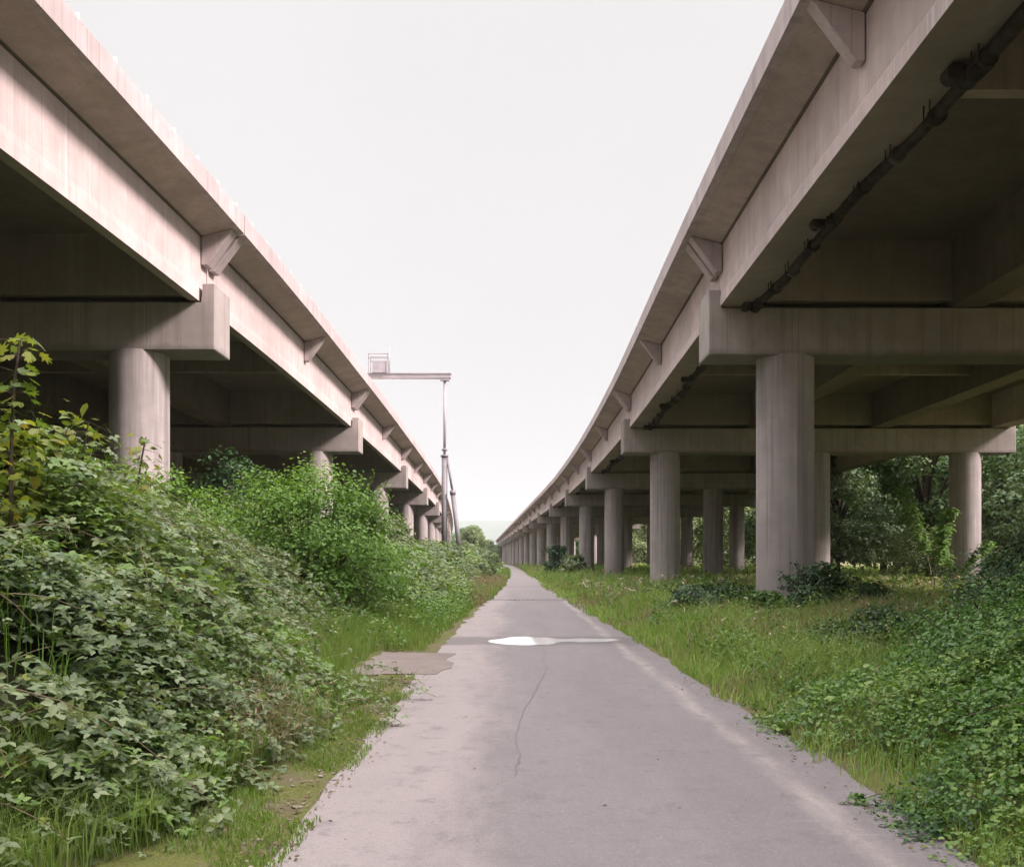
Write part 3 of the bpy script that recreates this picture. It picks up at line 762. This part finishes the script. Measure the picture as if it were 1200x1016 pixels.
# ---- right side: hedge mass, weeds, grass
def HR(x, y):
    re = road_c(y) + road_w(y)
    d = x - re - .12 - .16 * np.sin(y * 1.9) - .35 * smooth(10, 14, y)
    h = 1.25 * (1 - np.exp(-(np.maximum(d, 0) / 1.1) ** 1.15))
    h = h * (1 - smooth(7.5, 14.5, y - .28 * (x - 4))) 
    h = h * (.55 + .6 * fbm(x * .8, y * .7, 81, 3) + .4 * (vnoise(x * 2.1, y * 1.9, 83) - .4))
    return np.where(d > 0, h, 0)
F = Fol()
def pair(P, nr, sz): return leaves(P, nr, sz, HEX, HEXQ, 1.25)
for (y0, y1, x1, n, s_, m) in ((2.0, 8, 6., 8500, .037, 15), (8, 17, 11., 9500, .047, 14)):
    x, y = scatter(n, 2.2, x1, y0, y1); H = HR(x, y)
    k = (H > .05) & (fbm(x * 1.5, y * 1.3, 91, 2) + RNG.uniform(-.15, .15, n) > .34); x, y, H = x[k], y[k], H[k]; n = len(x)
    dep = RNG.exponential(.13, n) * np.minimum(1, H)
    P0 = np.stack([x, y, gh(x, y) + np.maximum(H - dep - .06, .02)], -1)
    az = np.where(RNG.random(n) < .65, math.pi + .3 + RNG.normal(0, .8, n), RNG.uniform(0, 6.28, n))
    L = RNG.uniform(.18, .50, n); up = RNG.uniform(.04, .30, n)
    L = np.where(np.cos(az) < 0, np.minimum(L, np.maximum(x - (road_c(y) + road_w(y)) + .22, .08)), L)
    pm = fbm(x * .6, y * .5, 97, 3) + RNG.uniform(-.16, .16, n)
    sprays(F, P0, az, L, up, up * .9 + L * .3, m, s_ * RNG.uniform(.7, 1.35, n), np.where(pm > .60, 2, np.where(pm < .36, 3, 0)), pair, .05, .4, .25)
for i in range(60):
    y = RNG.uniform(3, 13); re = float(road_c(y) + road_w(y)); x = re + RNG.uniform(.15, 3.5)
    h0 = float(HR(np.array(x), np.array(y))) + float(gh(x, y))
    if h0 < .15: continue
    az = math.pi + RNG.uniform(-.9, .9) if RNG.random() < .6 else RNG.uniform(0, 6.28)
    L = RNG.uniform(.3, .75); t = np.linspace(0, 1, 7); rise = RNG.uniform(.05, .3)
    pts = np.stack([x + np.cos(az) * L * t, y + np.sin(az) * L * t, h0 - .12 + rise * 2. * t - (rise * 1.5 + .2 * L) * t ** 2], -1)
    pts[:, 2] = np.maximum(pts[:, 2], .04)
    F.cane(pts, .005, 1)
    m = 26; tt = RNG.uniform(.1, 1, m); lp = np.stack([np.interp(tt, t, pts[:, c]) for c in range(3)], -1) + RNG.normal(0, .03, (m, 3)); lp[:, 2] = np.maximum(lp[:, 2], .03)
    V, Q = trifol(lp, RNG.normal(size=(m, 3)) * .5 + [-.2, -.1, 1.], RNG.uniform(.03, .055, m)); F.add(V, Q, None, 0)
tag(F.build('bramble_cover', [M['hedge'], M['cane'], M['weed'], M['dark_leaf']]), 'dark glossy green brambles spilling over the right edge of the road', 'brambles', kind='stuff')

F = Fol()
def right_grass(n, y0, y1, x1, hlo, hhi, wk, lush=.0):
    x, y = scatter(n, 1.5, x1, y0, y1); re = road_c(y) + road_w(y)
    d = x - re
    k = (d > .02 * (1 - smooth(14, 30, y)) - .25 * smooth(20, 40, y) + .55 * (fbm(x * 1.2, y * .9, 101) - .42)) & (HR(x, y) < .42 + RNG.uniform(-.2, .3, n)) & (fbm(x * .9, y * .7, 103) + RNG.uniform(-.25, .25, n) > .34)
    x, y, d = x[k], y[k], d[k]; n = len(x)
    h = RNG.uniform(hlo, hhi, n) * (.35 + .65 * smooth(.1, 1.1, d)) * (.6 + .8 * fbm(x * .6, y * .6, 105))
    V, Q, T = blades(np.stack([x, y, gh(x, y)], -1), h, wk * np.maximum(y, 6) * .001, .4, .6)
    dry = fbm(x * .35, y * .3, 107) + RNG.uniform(-.2, .2, n)
    F.add(V, Q, T, 0); 
    m = np.where(dry > .69, 1, 0); F.qm[-1] = m; F.tm[-1] = m.copy()
right_grass(70000, 2.5, 14, 8, .22, .6, 1.0)
right_grass(90000, 11, 28, 20, .32, .84, .95)
right_grass(60000, 28, 60, 30, .3, .66, .9)
right_grass(40000, 60, 160, 40, .4, .9, .9)
right_grass(14000, 160, 330, 40, .4, .9, .9)
tag(F.build('meadow_grass', [M['grass'], M['drygrass']]), 'rough yellowish green grass around the right columns', 'grass', kind='stuff')
# leafy weeds mixed into the grass
F = Fol()
for (y0, y1, x1, n, s) in ((7, 14, 10, 2200, .052), (11, 22, 15, 3400, .062), (22, 45, 24, 2800, .095), (45, 100, 30, 1500, .15)):
    x, y = scatter(n, 2.4, x1, y0, y1); d = x - road_c(y) - road_w(y)
    k = (d > .5) & (HR(x, y) < .4) & (fbm(x * .4, y * .4, 111) + RNG.uniform(-.15, .15, n) > .40); x, y = x[k], y[k]
    wm = fbm(x * .5, y * .5, 117)
    for cx, cy in zip(x, y):
        m = 22; hh = RNG.uniform(.35, .75) * (.7 + .8 * float(vnoise(np.array(cx * .8), np.array(cy * .8), 119))); t = RNG.uniform(.1, 1, m)
        P = np.stack([cx + RNG.normal(0, .10, m) * (1.2 - t), cy + RNG.normal(0, .10, m) * (1.2 - t), float(gh(cx, cy)) + hh * t], -1)
        V, Q = leaves(P, RNG.normal(size=(m, 3)) * .6 + [0, 0, .9], s * RNG.uniform(.7, 1.3, m) * (1.25 - .6 * t)); F.add(V, Q, None, 0 if RNG.random() < .55 else (1 if RNG.random() < .6 else 2))
x, y = scatter(900, -4., -.8, 16, 60); l = road_c(y) - road_w(y) - x
k = (l > .35) & (x > frontL(y) - .5) & (fbm(x * .7, y * .5, 113) > .42)
for cx, cy in zip(x[k], y[k]):
    m = 18; hh = RNG.uniform(.3, .7); t = RNG.uniform(.1, 1, m)
    P = np.stack([cx + RNG.normal(0, .12, m), cy + RNG.normal(0, .12, m), float(gh(cx, cy)) + hh * t], -1)
    V, Q = leaves(P, RNG.normal(size=(m, 3)) * .6 + [0, 0, .9], (.05 + .0012 * cy) * RNG.uniform(.7, 1.3, m)); F.add(V, Q, None, int(RNG.integers(0, 3)))
tag(F.build('weeds', [M['weed'], M['hedge'], M['lime']]), 'leafy weeds standing in the grass on both sides of the road', 'weeds', kind='stuff')

F = Fol()
x, y = scatter(2300, 2.6, 16, 7, 40); d = x - road_c(y) - road_w(y)
k = (d > .4) & (fbm(x * .5, y * .35, 151) > .47); x, y = x[k], y[k]; n = len(x); h = RNG.uniform(.5, .95, n)
V, Q, T = blades(np.stack([x, y, gh(x, y)], -1), h, .0008 * np.maximum(y, 7), .3, .6); F.add(V, Q, T, 0)
tips = V.reshape(-1, 5, 3)[:, 4]
V, Q = leaves(tips, RNG.normal(size=(n, 3)), .006 * np.maximum(y, 9), RHO, RHOQ, .5); F.add(V, Q, None, 0); F.qm[-1] = (RNG.random(n) < .3).astype(int)
tag(F.build('seeding_grass', [M['drygrass'], M['flower']]), 'straw coloured seed heads and small pale flowers above the grass right of the road', 'grass', kind='stuff')
# ---- litter and stones at the left road edge
F = Fol()
x = np.concatenate([RNG.normal(-1.36, .13, 900), RNG.uniform(-1.8, 2.2, 60), RNG.normal(2.3, .1, 200)]); y = RNG.uniform(4, 14, len(x)); n = len(x)
base = np.where((x > -1.2) & (x < 2.3), .014, gh(x, y) + .012)
V, Q = leaves(np.stack([x, y, base + RNG.uniform(0, .01, n)], -1), RNG.normal(size=(n, 3)) * .25 + [0, 0, 1], RNG.uniform(.012, .04, n), HEX, HEXQ); F.add(V, Q, None, 0)
tag(F.build('leaf_litter', [M['litter']]), 'dead brown leaves scattered along the road edges', 'leaves', kind='stuff')
bm = bmesh.new()
for i in range(170):
    x = random.gauss(-1.36, .12); y = random.uniform(4, 13.4); r = random.uniform(.005, .02)
    ret = bmesh.ops.create_icosphere(bm, subdivisions=1, radius=r, matrix=Matrix.Translation((x, y, float(gh(x, y)) + r * .4)) @ Matrix.Diagonal((1.2, .9, .6, 1)))
    for v in ret['verts']: v.co += Vector((random.uniform(-1, 1), random.uniform(-1, 1), random.uniform(-1, 1))) * r * .22
tag(bm_obj('gravel', bm, M['rubble']), 'loose pebbles along the left edge of the road', 'gravel', kind='stuff')

# ---- shrubs
def shrub(name, loc, rx, ry, h, nclump, per, leaf, mat, label, cat='shrub', group=None, shape=None, seed=0, droop=.3):
    global RNG
    keep = RNG; RNG = np.random.default_rng(1000 + seed)
    z0 = float(gh(loc[0], loc[1]))
    root = empty(name, (loc[0], loc[1], z0), label, cat, group)
    F = Fol(); S = Fol()
    for i in range(nclump):
        a = RNG.uniform(0, 2 * math.pi); u = RNG.random() ** .45; el = RNG.uniform(.02, 1) ** .8
        rr = math.sqrt(max(0, 1 - (el * .95) ** 2.4)) * u
        c = np.array([math.cos(a) * rx * rr, math.sin(a) * ry * rr, h * (.10 + .82 * el * (.75 + .25 * RNG.random()))])
        cr = RNG.uniform(.16, .30) * min(rx, h) * 1.0
        d = unit(RNG.normal(size=(per, 3))); rad = cr * RNG.uniform(.45, 1.05, per) ** .6
        P = c + d * rad[:, None] * np.array([1.15, 1.15, .8])
        P[:, 2] = np.maximum(P[:, 2], .03)
        outw = unit(c - np.array([0, 0, h * .3]))
        nr = d * .5 + outw * .5 + [0, 0, .55] + RNG.normal(size=(per, 3)) * .4
        V, Q = leaves(P, nr, leaf * RNG.uniform(.65, 1.35, per), HEX, HEXQ, 1.1); F.add(V, Q, None, 0)
        if i % 3 == 0:
            t = np.linspace(0, 1, 6)[:, None]; b = np.array([RNG.normal(0, .12) * rx, RNG.normal(0, .12) * ry, -.05])
            pts = b + (c - b) * t + np.array([0, 0, .15 * h]) * (t * (1 - t)) * 2
            S.cane(pts, .012 + .006 * h, 0)
    # shoots poking out of the top
    for i in range(max(6, nclump // 4)):
        a = RNG.uniform(0, 2 * math.pi); u = RNG.random() ** .6 * .8
        b = np.array([math.cos(a) * rx * u, math.sin(a) * ry * u, h * .75 * (1 - .4 * u * u)])
        e = b + np.array([math.cos(a) * .25 * rx, math.sin(a) * .25 * ry, h * RNG.uniform(.10, .26)]) * RNG.uniform(.5, 1.1)
        t = np.linspace(0, 1, 5)[:, None]; pts = np.concatenate([np.array([[b[0] * .1, b[1] * .1, -.05], [b[0] * .55, b[1] * .55, b[2] * .6]]), b + (e - b) * t]); S.cane(pts, .010, 0)
        m = 22; tt = RNG.uniform(0, 1, m)[:, None]
        P = b + (e - b) * tt + RNG.normal(0, .05 * h / 2, (m, 3))
        V, Q = leaves(P, RNG.normal(size=(m, 3)) * .6 + [0, 0, .9], leaf * RNG.uniform(.6, 1.2, m), HEX, HEXQ, 1.1); F.add(V, Q, None, 0)
    F.build('foliage', [mat], root); S.build('stem', [M['bark']], root)
    RNG = keep
    return root
shrub('hawthorn_bush', (-4.45, 21.6), 2.0, 2.5, 3.35, 120, 150, .085, M['haw'], 'big bright green bush with a dark hollow at the left grass clearing', seed=1)
shrub('hawthorn_bush', (-6.6, 17.6), 1.9, 2.0, 2.95, 70, 140, .08, M['haw'], 'bright green bush hiding the foot of the first left column', seed=2)
shrub('elder_bush', (-7.4, 25.5), 1.6, 1.6, 4.0, 60, 110, .11, M['dark_leaf'], 'dark elder bush under the left viaduct behind the bright bushes', seed=3)
shrub('elder_bush', (-5.6, 47), 1.1, 1.5, 3.3, 50, 110, .12, M['bramble'], 'leafy bush rising between the second and third left columns', seed=4)
shrub('elder_bush', (-4.6, 60), 2., 5., 2.2, 60, 110, .16, M['bramble'], 'wide low bush below the gantry mast', seed=5)
shrub('roadside_bush', (-2.6, 92), 1.6, 4., 2.3, 50, 100, .17, M['bramble'], 'small bush at the left road edge past the gantry', seed=6)
shrub('roadside_bush', (-5.6, 130), 2.2, 6., 3.4, 50, 100, .26, M['bramble'], 'bush on the left where the road begins to bend', seed=7)
shrub('laurel_bush', (6.6, 21.0), .95, .8, 1.45, 40, 120, .07, M['dark_leaf'], 'dark evergreen bush at the foot of the nearest right column', seed=8)
shrub('laurel_bush', (4.8, 23.4), 1.3, 1.1, 1.0, 44, 110, .075, M['dark_leaf'], 'low spreading dark bush in front of the second right column', seed=9)
shrub('laurel_bush', (5.75, 21.6), .9, .8, .8, 26, 100, .07, M['hedge'], 'low green bush between the two darker bushes below the right columns', seed=18)
shrub('laurel_bush', (7.9, 21.9), .7, .7, .9, 24, 100, .065, M['dark_leaf'], 'small dark bush beside the nearest right column on its far side', seed=10)
shrub('roadside_bush', (-1.55, 59), .8, 1.6, 1.7, 26, 100, .12, M['bramble'], 'small bush leaning over the narrow part of the road on the left', seed=17)
shrub('roadside_bush', (3.75, 85), 1.25, 1.6, 3.1, 40, 110, .17, M['dark_leaf'], 'rounded dark bush at the right road edge among the far columns', seed=11)
shrub('roadside_bush', (5.0, 80), 1.2, 1.6, 1.9, 30, 100, .16, M['bramble'], 'low bush right of the rounded roadside bush', seed=12)
shrub('woodland_bush', (22.5, 52), 3.0, 2.5, 3.2, 60, 110, .15, M['bramble'], 'rounded grey green bush at the wood edge between the right columns', seed=13)
shrub('woodland_bush', (27.5, 50), 2.0, 2.0, 2.6, 40, 110, .14, M['dark_leaf'], 'dark bush at the wood edge behind the outermost right column', seed=14)
shrub('pale_bush', (24.3, 42), 1.9, 1.7, 5.2, 60, 120, .14, M['lime'], 'tall yellowish green bush at the right margin beyond the outermost column', seed=15)
shrub('pale_bush', (16.5, 30.5), 1.4, 1.2, 1.5, 36, 100, .085, M['lime'], 'low pale bush at the right margin before the outermost column', seed=16)

shrub('cotoneaster_bush', (4.75, 8.6), 1.25, 1.2, 1.15, 60, 150, .042, M['hedge'], 'dark fine leaved bush low at the right margin, nearest of its kind', seed=21)
shrub('cotoneaster_bush', (5.9, 11.2), 1.4, 1.3, 1.25, 60, 150, .05, M['hedge'], 'dark fine leaved bush at the right margin, in front of the outermost column', seed=22)
shrub('cotoneaster_bush', (3.75, 6.6), .8, .9, .8, 44, 140, .036, M['hedge'], 'small fine leaved bush spilling to the right road edge in the foreground', seed=23)
shrub('cotoneaster_bush', (5.2, 13.6), 1.0, 1.0, .85, 40, 130, .05, M['dark_leaf'], 'low dark bush in the tall grass between the margin bushes and the columns', seed=24)

shrub('sycamore_bush', (-4.75, 9.3), .85, .9, 2.75, 34, 70, .13, M['maple'], 'leafy sycamore bush at the left margin around the feet of the saplings', seed=25)
shrub('cotoneaster_bush', (6.9, 12.6), 1.6, 1.2, 1.5, 60, 150, .055, M['dark_leaf'], 'tallest dark fine leaved bush, half outside the right margin', seed=26)

# ---- saplings
def sapling(name, loc, h, lean, label, mat, leaf, npair, palm=True, seed=0, stems=1):
    global RNG
    keep = RNG; RNG = np.random.default_rng(2000 + seed)
    z0 = float(gh(loc[0], loc[1])); root = empty(name, (loc[0], loc[1], z0), label, 'sapling')
    S = Fol(); F = Fol()
    for s in range(stems):
        az = lean[0] + s * 2.1; L = lean[1] * (1 + .5 * s); hh = h * (1 - .22 * s)
        t = np.linspace(0, 1, 9)
        pts = np.stack([np.cos(az) * L * t ** 1.5 + .04 * np.sin(5 * t + s), np.sin(az) * L * t ** 1.5 + .04 * np.cos(4 * t), hh * t], -1)
        S.cane(pts, .012 + .006 * h, 0)
        for i in range(npair):
            tt = 1 - .62 * (i / npair) ** 1.1
            c = np.array([np.interp(tt, t, pts[:, k]) for k in range(3)])
            m = 5 if palm else 6
            for a in RNG.uniform(0, 6.28) + np.arange(m) * 6.28 / m:
                pl = leaf * RNG.uniform(.5, 1.6)
                e = c + np.array([math.cos(a) * pl, math.sin(a) * pl, RNG.uniform(-.5, .25) * pl])
                if i % 2 == 0: S.cane(np.linspace(c, e, 3), .003, 0)
                nr = np.array([[math.cos(a) * .55, math.sin(a) * .55, .9]]) + RNG.normal(size=(1, 3)) * .25
                V, Q = leaves(e[None], nr, leaf * RNG.uniform(.7, 1.2), PAL if palm else HEX, PALQ if palm else HEXQ, 1. if palm else 1.1); F.add(V, Q, None, 0)
    F.build('foliage', [mat], root); S.build('stem', [M['bark']], root)
    RNG = keep
sapling('sycamore_sapling', (-4.28, 8.2), 3.0, (.5, .2), 'sycamore sapling with yellow tipped leaves at the left margin, tallest above the brambles', M['maple'], .15, 22, True, 1, 3)
sapling('sycamore_sapling', (-4.4, 9.7), 2.5, (.2, .25), 'sycamore sapling with reddish tips before the dark space under the left viaduct', M['maple'], .14, 22, True, 2, 3)
sapling('sycamore_sapling', (-4.75, 12.0), 2.5, (.2, .3), 'thin sapling overlapping the foot of the nearest left column', M['maple'], .14, 20, True, 3, 3)
sapling('willow_sapling', (16.3, 38.0), 4.2, (2.6, 1.1), 'leaning leafy shoot left of the outermost right column', M['lime'], .20, 60, False, 4, 2)
sapling('willow_sapling', (17.8, 39.5), 2.6, (3.4, .9), 'climbing leafy shoot against the outermost right column', M['lime'], .18, 40, False, 5, 2)

# ---- trees
def make_tree(name, h, cr, seed, mat, leaf=.26, nclump=60, per=150, base=.22, lean=0.):
    rnd = random.Random(seed)
    global RNG
    keep = RNG; RNG = np.random.default_rng(3000 + seed)
    root = bpy.data.objects.new(name, None); COL.objects.link(root); root.empty_display_size = .3
    bm = bmesh.new()
    top = Vector((lean * h, rnd.uniform(-.3, .3), h * .82))
    tp = [Vector((0, 0, -.3)), Vector((lean * h * .15 + .1, .05, h * .2)), Vector((lean * h * .45 - .1, -.1, h * .45)), top]
    tube(bm, tp, [.022 * h, .017 * h, .011 * h, .003 * h], 9)
    F = Fol(); cl = []
    for i in range(nclump):
        a = rnd.uniform(0, 6.283); v = rnd.random()
        z = h * (base + (1 - base) * v * .97)
        prof = math.sin(math.pi * min(1, .12 + .86 * v ** .85)) ** .6
        rr = cr * prof * rnd.uniform(.25, 1.) ** .6
        c = Vector((lean * z + math.cos(a) * rr, math.sin(a) * rr, z)); cl.append(c)
        r = cr * rnd.uniform(.16, .34)
        d = unit(RNG.normal(size=(per, 3))); rad = r * RNG.uniform(.35, 1.1, per) ** .6
        P = np.array(c) + d * rad[:, None] * np.array([1.2, 1.2, .75])
        nr = d * .7 + [0, 0, .5] + RNG.normal(size=(per, 3)) * .4
        V, Q = leaves(P, nr, leaf * RNG.uniform(.6, 1.4, per), RHO, RHOQ, 1.1); F.add(V, Q, None, 0)
    for c in cl[::3]:
        f = min(.8, max(.15, c.z / h * .7)); s = tp[0].lerp(tp[3], f)
        mid = s.lerp(c, .5) + Vector((0, 0, .08 * h))
        tube(bm, [s, mid, c], [.008 * h, .005 * h, .0015 * h], 6)
    bm_obj('trunk', bm, M['bark'], root); F.build('crown', [mat], root)
    RNG = keep
    return root
def copy_tree(src):
    r = src.copy(); COL.objects.link(r)
    for ch in src.children:
        c = ch.copy(); COL.objects.link(c); c.parent = r
    return r
def place(t, x, y, rz, s, label, group=None, cat='tree'):
    t.location = (x, y, float(gh(x, y)) if abs(x) < 400 else 0); t.rotation_euler = (0, 0, rz); t.scale = (s, s, s)
    tag(t, label, cat)
    if group: t['group'] = group
    elif 'group' in t: del t['group']
A = make_tree('broadleaf_tree', 13, 4.6, 1, M['tree'], .30, 110, 150, .10)
B = make_tree('broadleaf_tree', 11, 3.8, 2, M['willow'], .26, 90, 150, .14, .06)
C = make_tree('broadleaf_tree', 14, 3.4, 3, M['tree'], .28, 80, 140, .28, -.05)
D = make_tree('broadleaf_tree', 9, 3.6, 4, M['bramble'], .28, 90, 140, .04)
used = set()
def tree(kind, *a, **k):
    if kind in used: t = copy_tree(kind)
    else: t = kind; used.add(kind)
    place(t, *a, **k)
tree(C, 25.2, 59, .3, 1., 'slender tree with bare brown trunk standing between the two rightmost columns')
tree(B, 22.0, 66, 1.2, 1.0, 'pale grey green tree filling the gap right of the nearest column')
tree(A, 33, 57, 2.2, 1.0, 'dark tree behind the outermost right column')
tree(B, 29, 50, 4.2, .9, 'pale leafy tree at the right margin above the end of the second right pier cap')
g1 = 'trees of the wood beyond the right viaduct'
lab = 'dark broadleaf tree of the wood seen under the right viaduct between its columns'
for (k, x, y, r, s) in ((A, 28, 74, .4, 1.), (C, 30, 66, 2., 1.), (A, 38, 66, 3.3, 1.1), (D, 25.5, 84, 1., 1.1), (A, 27, 96, 5., 1.), (D, 24.5, 106, 2., 1.2), (A, 29, 122, 1.3, 1.), (D, 27, 140, 3., 1.2), (A, 28, 162, 4., 1.1),
                        (D, 25, 185, .3, 1.3), (A, 26, 215, 2., 1.2), (D, 21, 250, 2.6, 1.4), (A, 20, 290, 2.9, 1.2), (C, 41, 52, 1., 1.1), (A, 46, 60, 4., 1.1), (D, 36, 48, 4.4, 1.1), (D, 33, 43, 2.4, 1.0), (A, 56, 74, 1.4, 1.2), (A, 64, 92, 2.4, 1.2), (A, 50, 96, 5.4, 1.2), (D, 47, 75, .4, 1.3), (D, 31, 60, 3.4, .8), (A, 56, 58, 2.9, 1.2), (A, 36, 86, .8, 1.2), (A, 40, 110, 2.8, 1.2)):
    tree(k, x, y, r, s, lab, group=g1)
g2 = 'trees of the wood behind the left viaduct'
lab = 'dark broadleaf tree shading the space beneath the left viaduct'
for (k, x, y, r, s) in ((A, -28, 8, .4, 1.), (D, -27, 17, 2., 1.25), (A, -29, 26, 3., 1.), (D, -27, 36, 1., 1.25), (A, -29, 46, 4., 1.), (D, -28, 57, 5., 1.3), (A, -29, 70, .8, 1.), (D, -28, 84, 2.2, 1.3), (A, -30, 100, 1.6, 1.), (D, -30, 118, 1.9, 1.3), (A, -32, 138, 1., 1.), (A, -29, -4, 2., 1.), (D, -27, -14, 1., 1.3), (A, -36, 0, 1., 1.1), (A, -36, 20, 5., 1.1), (A, -36, 38, 3., 1.1), (A, -37, 60, 2., 1.1)):
    tree(k, x, y, r, s, lab, group=g2)
tree(D, -6.6, 168, 1., .72, 'rounded tree just right of the gantry prop beside the road')
tree(B, -7.8, 200, 2., .72, 'pale rounded tree at the left of the road bend')
tree(D, -9.6, 235, 3., .95, 'bushy tree before the pale wall at the bend')
tree(A, -13, 265, 4., .72, 'tall dark tree left of the pale wall')
tree(D, -7.5, 320, .5, .85, 'dark tree behind the pale wall')
tree(A, -4.2, 372, .5, .55, 'dark tree in front of the far end of the right viaduct')
tree(D, -11.5, 345, 2.5, 1., 'bushy tree farthest along the left of the road')
tree(D, 1.5, 395, 1.5, 1.0, 'bushy tree closing the view under the far end of the right viaduct')
# far wood closing the horizon
F = Fol()
n = 60000
x = RNG.uniform(-320, 330, n); y = 440 + RNG.uniform(0, 40, n) + np.abs(x) * -.15
top = 8.5 + 6 * fbm(x * .05, y * .03, 131, 3) + 3.5 * vnoise(x * .22, y * .2, 133) - 6.5 * np.exp(-((x + 6) / 16) ** 2)
z = top * RNG.uniform(0, 1, n) ** .5
V, Q = leaves(np.stack([x, y, z], -1), RNG.normal(size=(n, 3)) + [0, -.6, .6], RNG.uniform(.9, 1.9, n), RHO, RHOQ, 1.2); F.add(V, Q, None, 0)
tag(F.build('far_wood', [M['tree']]), 'far belt of woodland closing the horizon', 'wood', kind='stuff')

# ------------------------------------------------------------------ air
bm = bmesh.new(); box(bm, -6600, 6600, -900, 7600, -8, 260)
hz = bpy.data.materials.new('haze_air'); hz.use_nodes = True
hz.node_tree.nodes.clear()
ho = hz.node_tree.nodes.new('ShaderNodeOutputMaterial'); hv = hz.node_tree.nodes.new('ShaderNodeVolumePrincipled')
hv.inputs['Color'].default_value = (.66, .69, .71, 1); hv.inputs['Density'].default_value = .00028; hv.inputs['Anisotropy'].default_value = .0
hz.node_tree.links.new(hv.outputs[0], ho.inputs['Volume'])
tag(bm_obj('haze', bm, hz), 'thin pale haze in the air', 'haze', kind='stuff')

# ------------------------------------------------------------------ light, sky, camera
SUN_EL, SUN_AZ = 34., 111.   # azimuth clockwise from +Y (the way the camera looks)
d = Vector((math.sin(math.radians(SUN_AZ)) * math.cos(math.radians(SUN_EL)), math.cos(math.radians(SUN_AZ)) * math.cos(math.radians(SUN_EL)), math.sin(math.radians(SUN_EL))))
sl = bpy.data.lights.new('sun', 'SUN'); sl.energy = 5.0; sl.angle = math.radians(13); sl.color = (1., .86, .835)
so = bpy.data.objects.new('sun', sl); COL.objects.link(so); so.rotation_euler = (-d).to_track_quat('-Z', 'Y').to_euler(); so.location = (20, -10, 40)

w = bpy.data.worlds.new('World'); SC.world = w; w.use_nodes = True
nt = w.node_tree; nt.nodes.clear()
def wn(t, ins=None, **kw):
    n = nt.nodes.new(t)
    for k, v in kw.items(): setattr(n, k, v)
    for k, v in (ins or {}).items():
        if hasattr(v, 'is_output'): nt.links.new(v, n.inputs[k])
        else: n.inputs[k].default_value = v
    return n
sky = wn('ShaderNodeTexSky', sky_type='NISHITA', sun_disc=False, sun_elevation=math.radians(SUN_EL), sun_rotation=math.radians(SUN_AZ))
hs = wn('ShaderNodeHueSaturation', {'Saturation': .0, 'Value': .04, 'Color': sky.outputs[0]})
tc = wn('ShaderNodeTexCoord')
sep = wn('ShaderNodeSeparateXYZ', {0: tc.outputs['Generated']})
mr = wn('ShaderNodeMapRange', {'Value': sep.outputs[2], 'From Min': .535, 'From Max': .95, 'To Min': 4.85, 'To Max': 38.})
# overcast: cloud layer brightest overhead, even towards the horizon
cl = wn('ShaderNodeTexNoise', {'Vector': tc.outputs['Generated'], 'Scale': 2.2, 'Detail': 3.})
cm = wn('ShaderNodeMapRange', {'Value': cl.outputs['Fac'], 'From Min': .3, 'From Max': .7, 'To Min': .97, 'To Max': 1.03})
mu = wn('ShaderNodeMath', {0: mr.outputs[0], 1: cm.outputs[0]}, operation='MULTIPLY')
vm = wn('ShaderNodeVectorMath', {0: (1., .975, .975), 'Scale': mu.outputs[0]}, operation='SCALE')
ad = wn('ShaderNodeMix', {0: 1., 6: vm.outputs[0], 7: hs.outputs[0]}, data_type='RGBA', blend_type='ADD')
bg = wn('ShaderNodeBackground', {'Color': ad.outputs[2], 'Strength': .1})
wo = wn('ShaderNodeOutputWorld', {'Surface': bg.outputs[0]})

cam = bpy.data.cameras.new('camera'); cam.sensor_width = 36; cam.sensor_fit = 'HORIZONTAL'
cam.lens = 36 * 1150 / 1200; cam.shift_y = 147 / 1200; cam.clip_end = 12000; cam.clip_start = .05
co = bpy.data.objects.new('camera', cam); COL.objects.link(co); co.location = (0, 0, EYE); co.rotation_euler = (math.radians(90), 0, 0)
SC.camera = co
vs = SC.view_settings; vs.view_transform = 'Standard'; vs.look = 'None'; vs.exposure = .77; vs.gamma = 1
SC.cycles.max_bounces = 8; SC.cycles.diffuse_bounces = 3
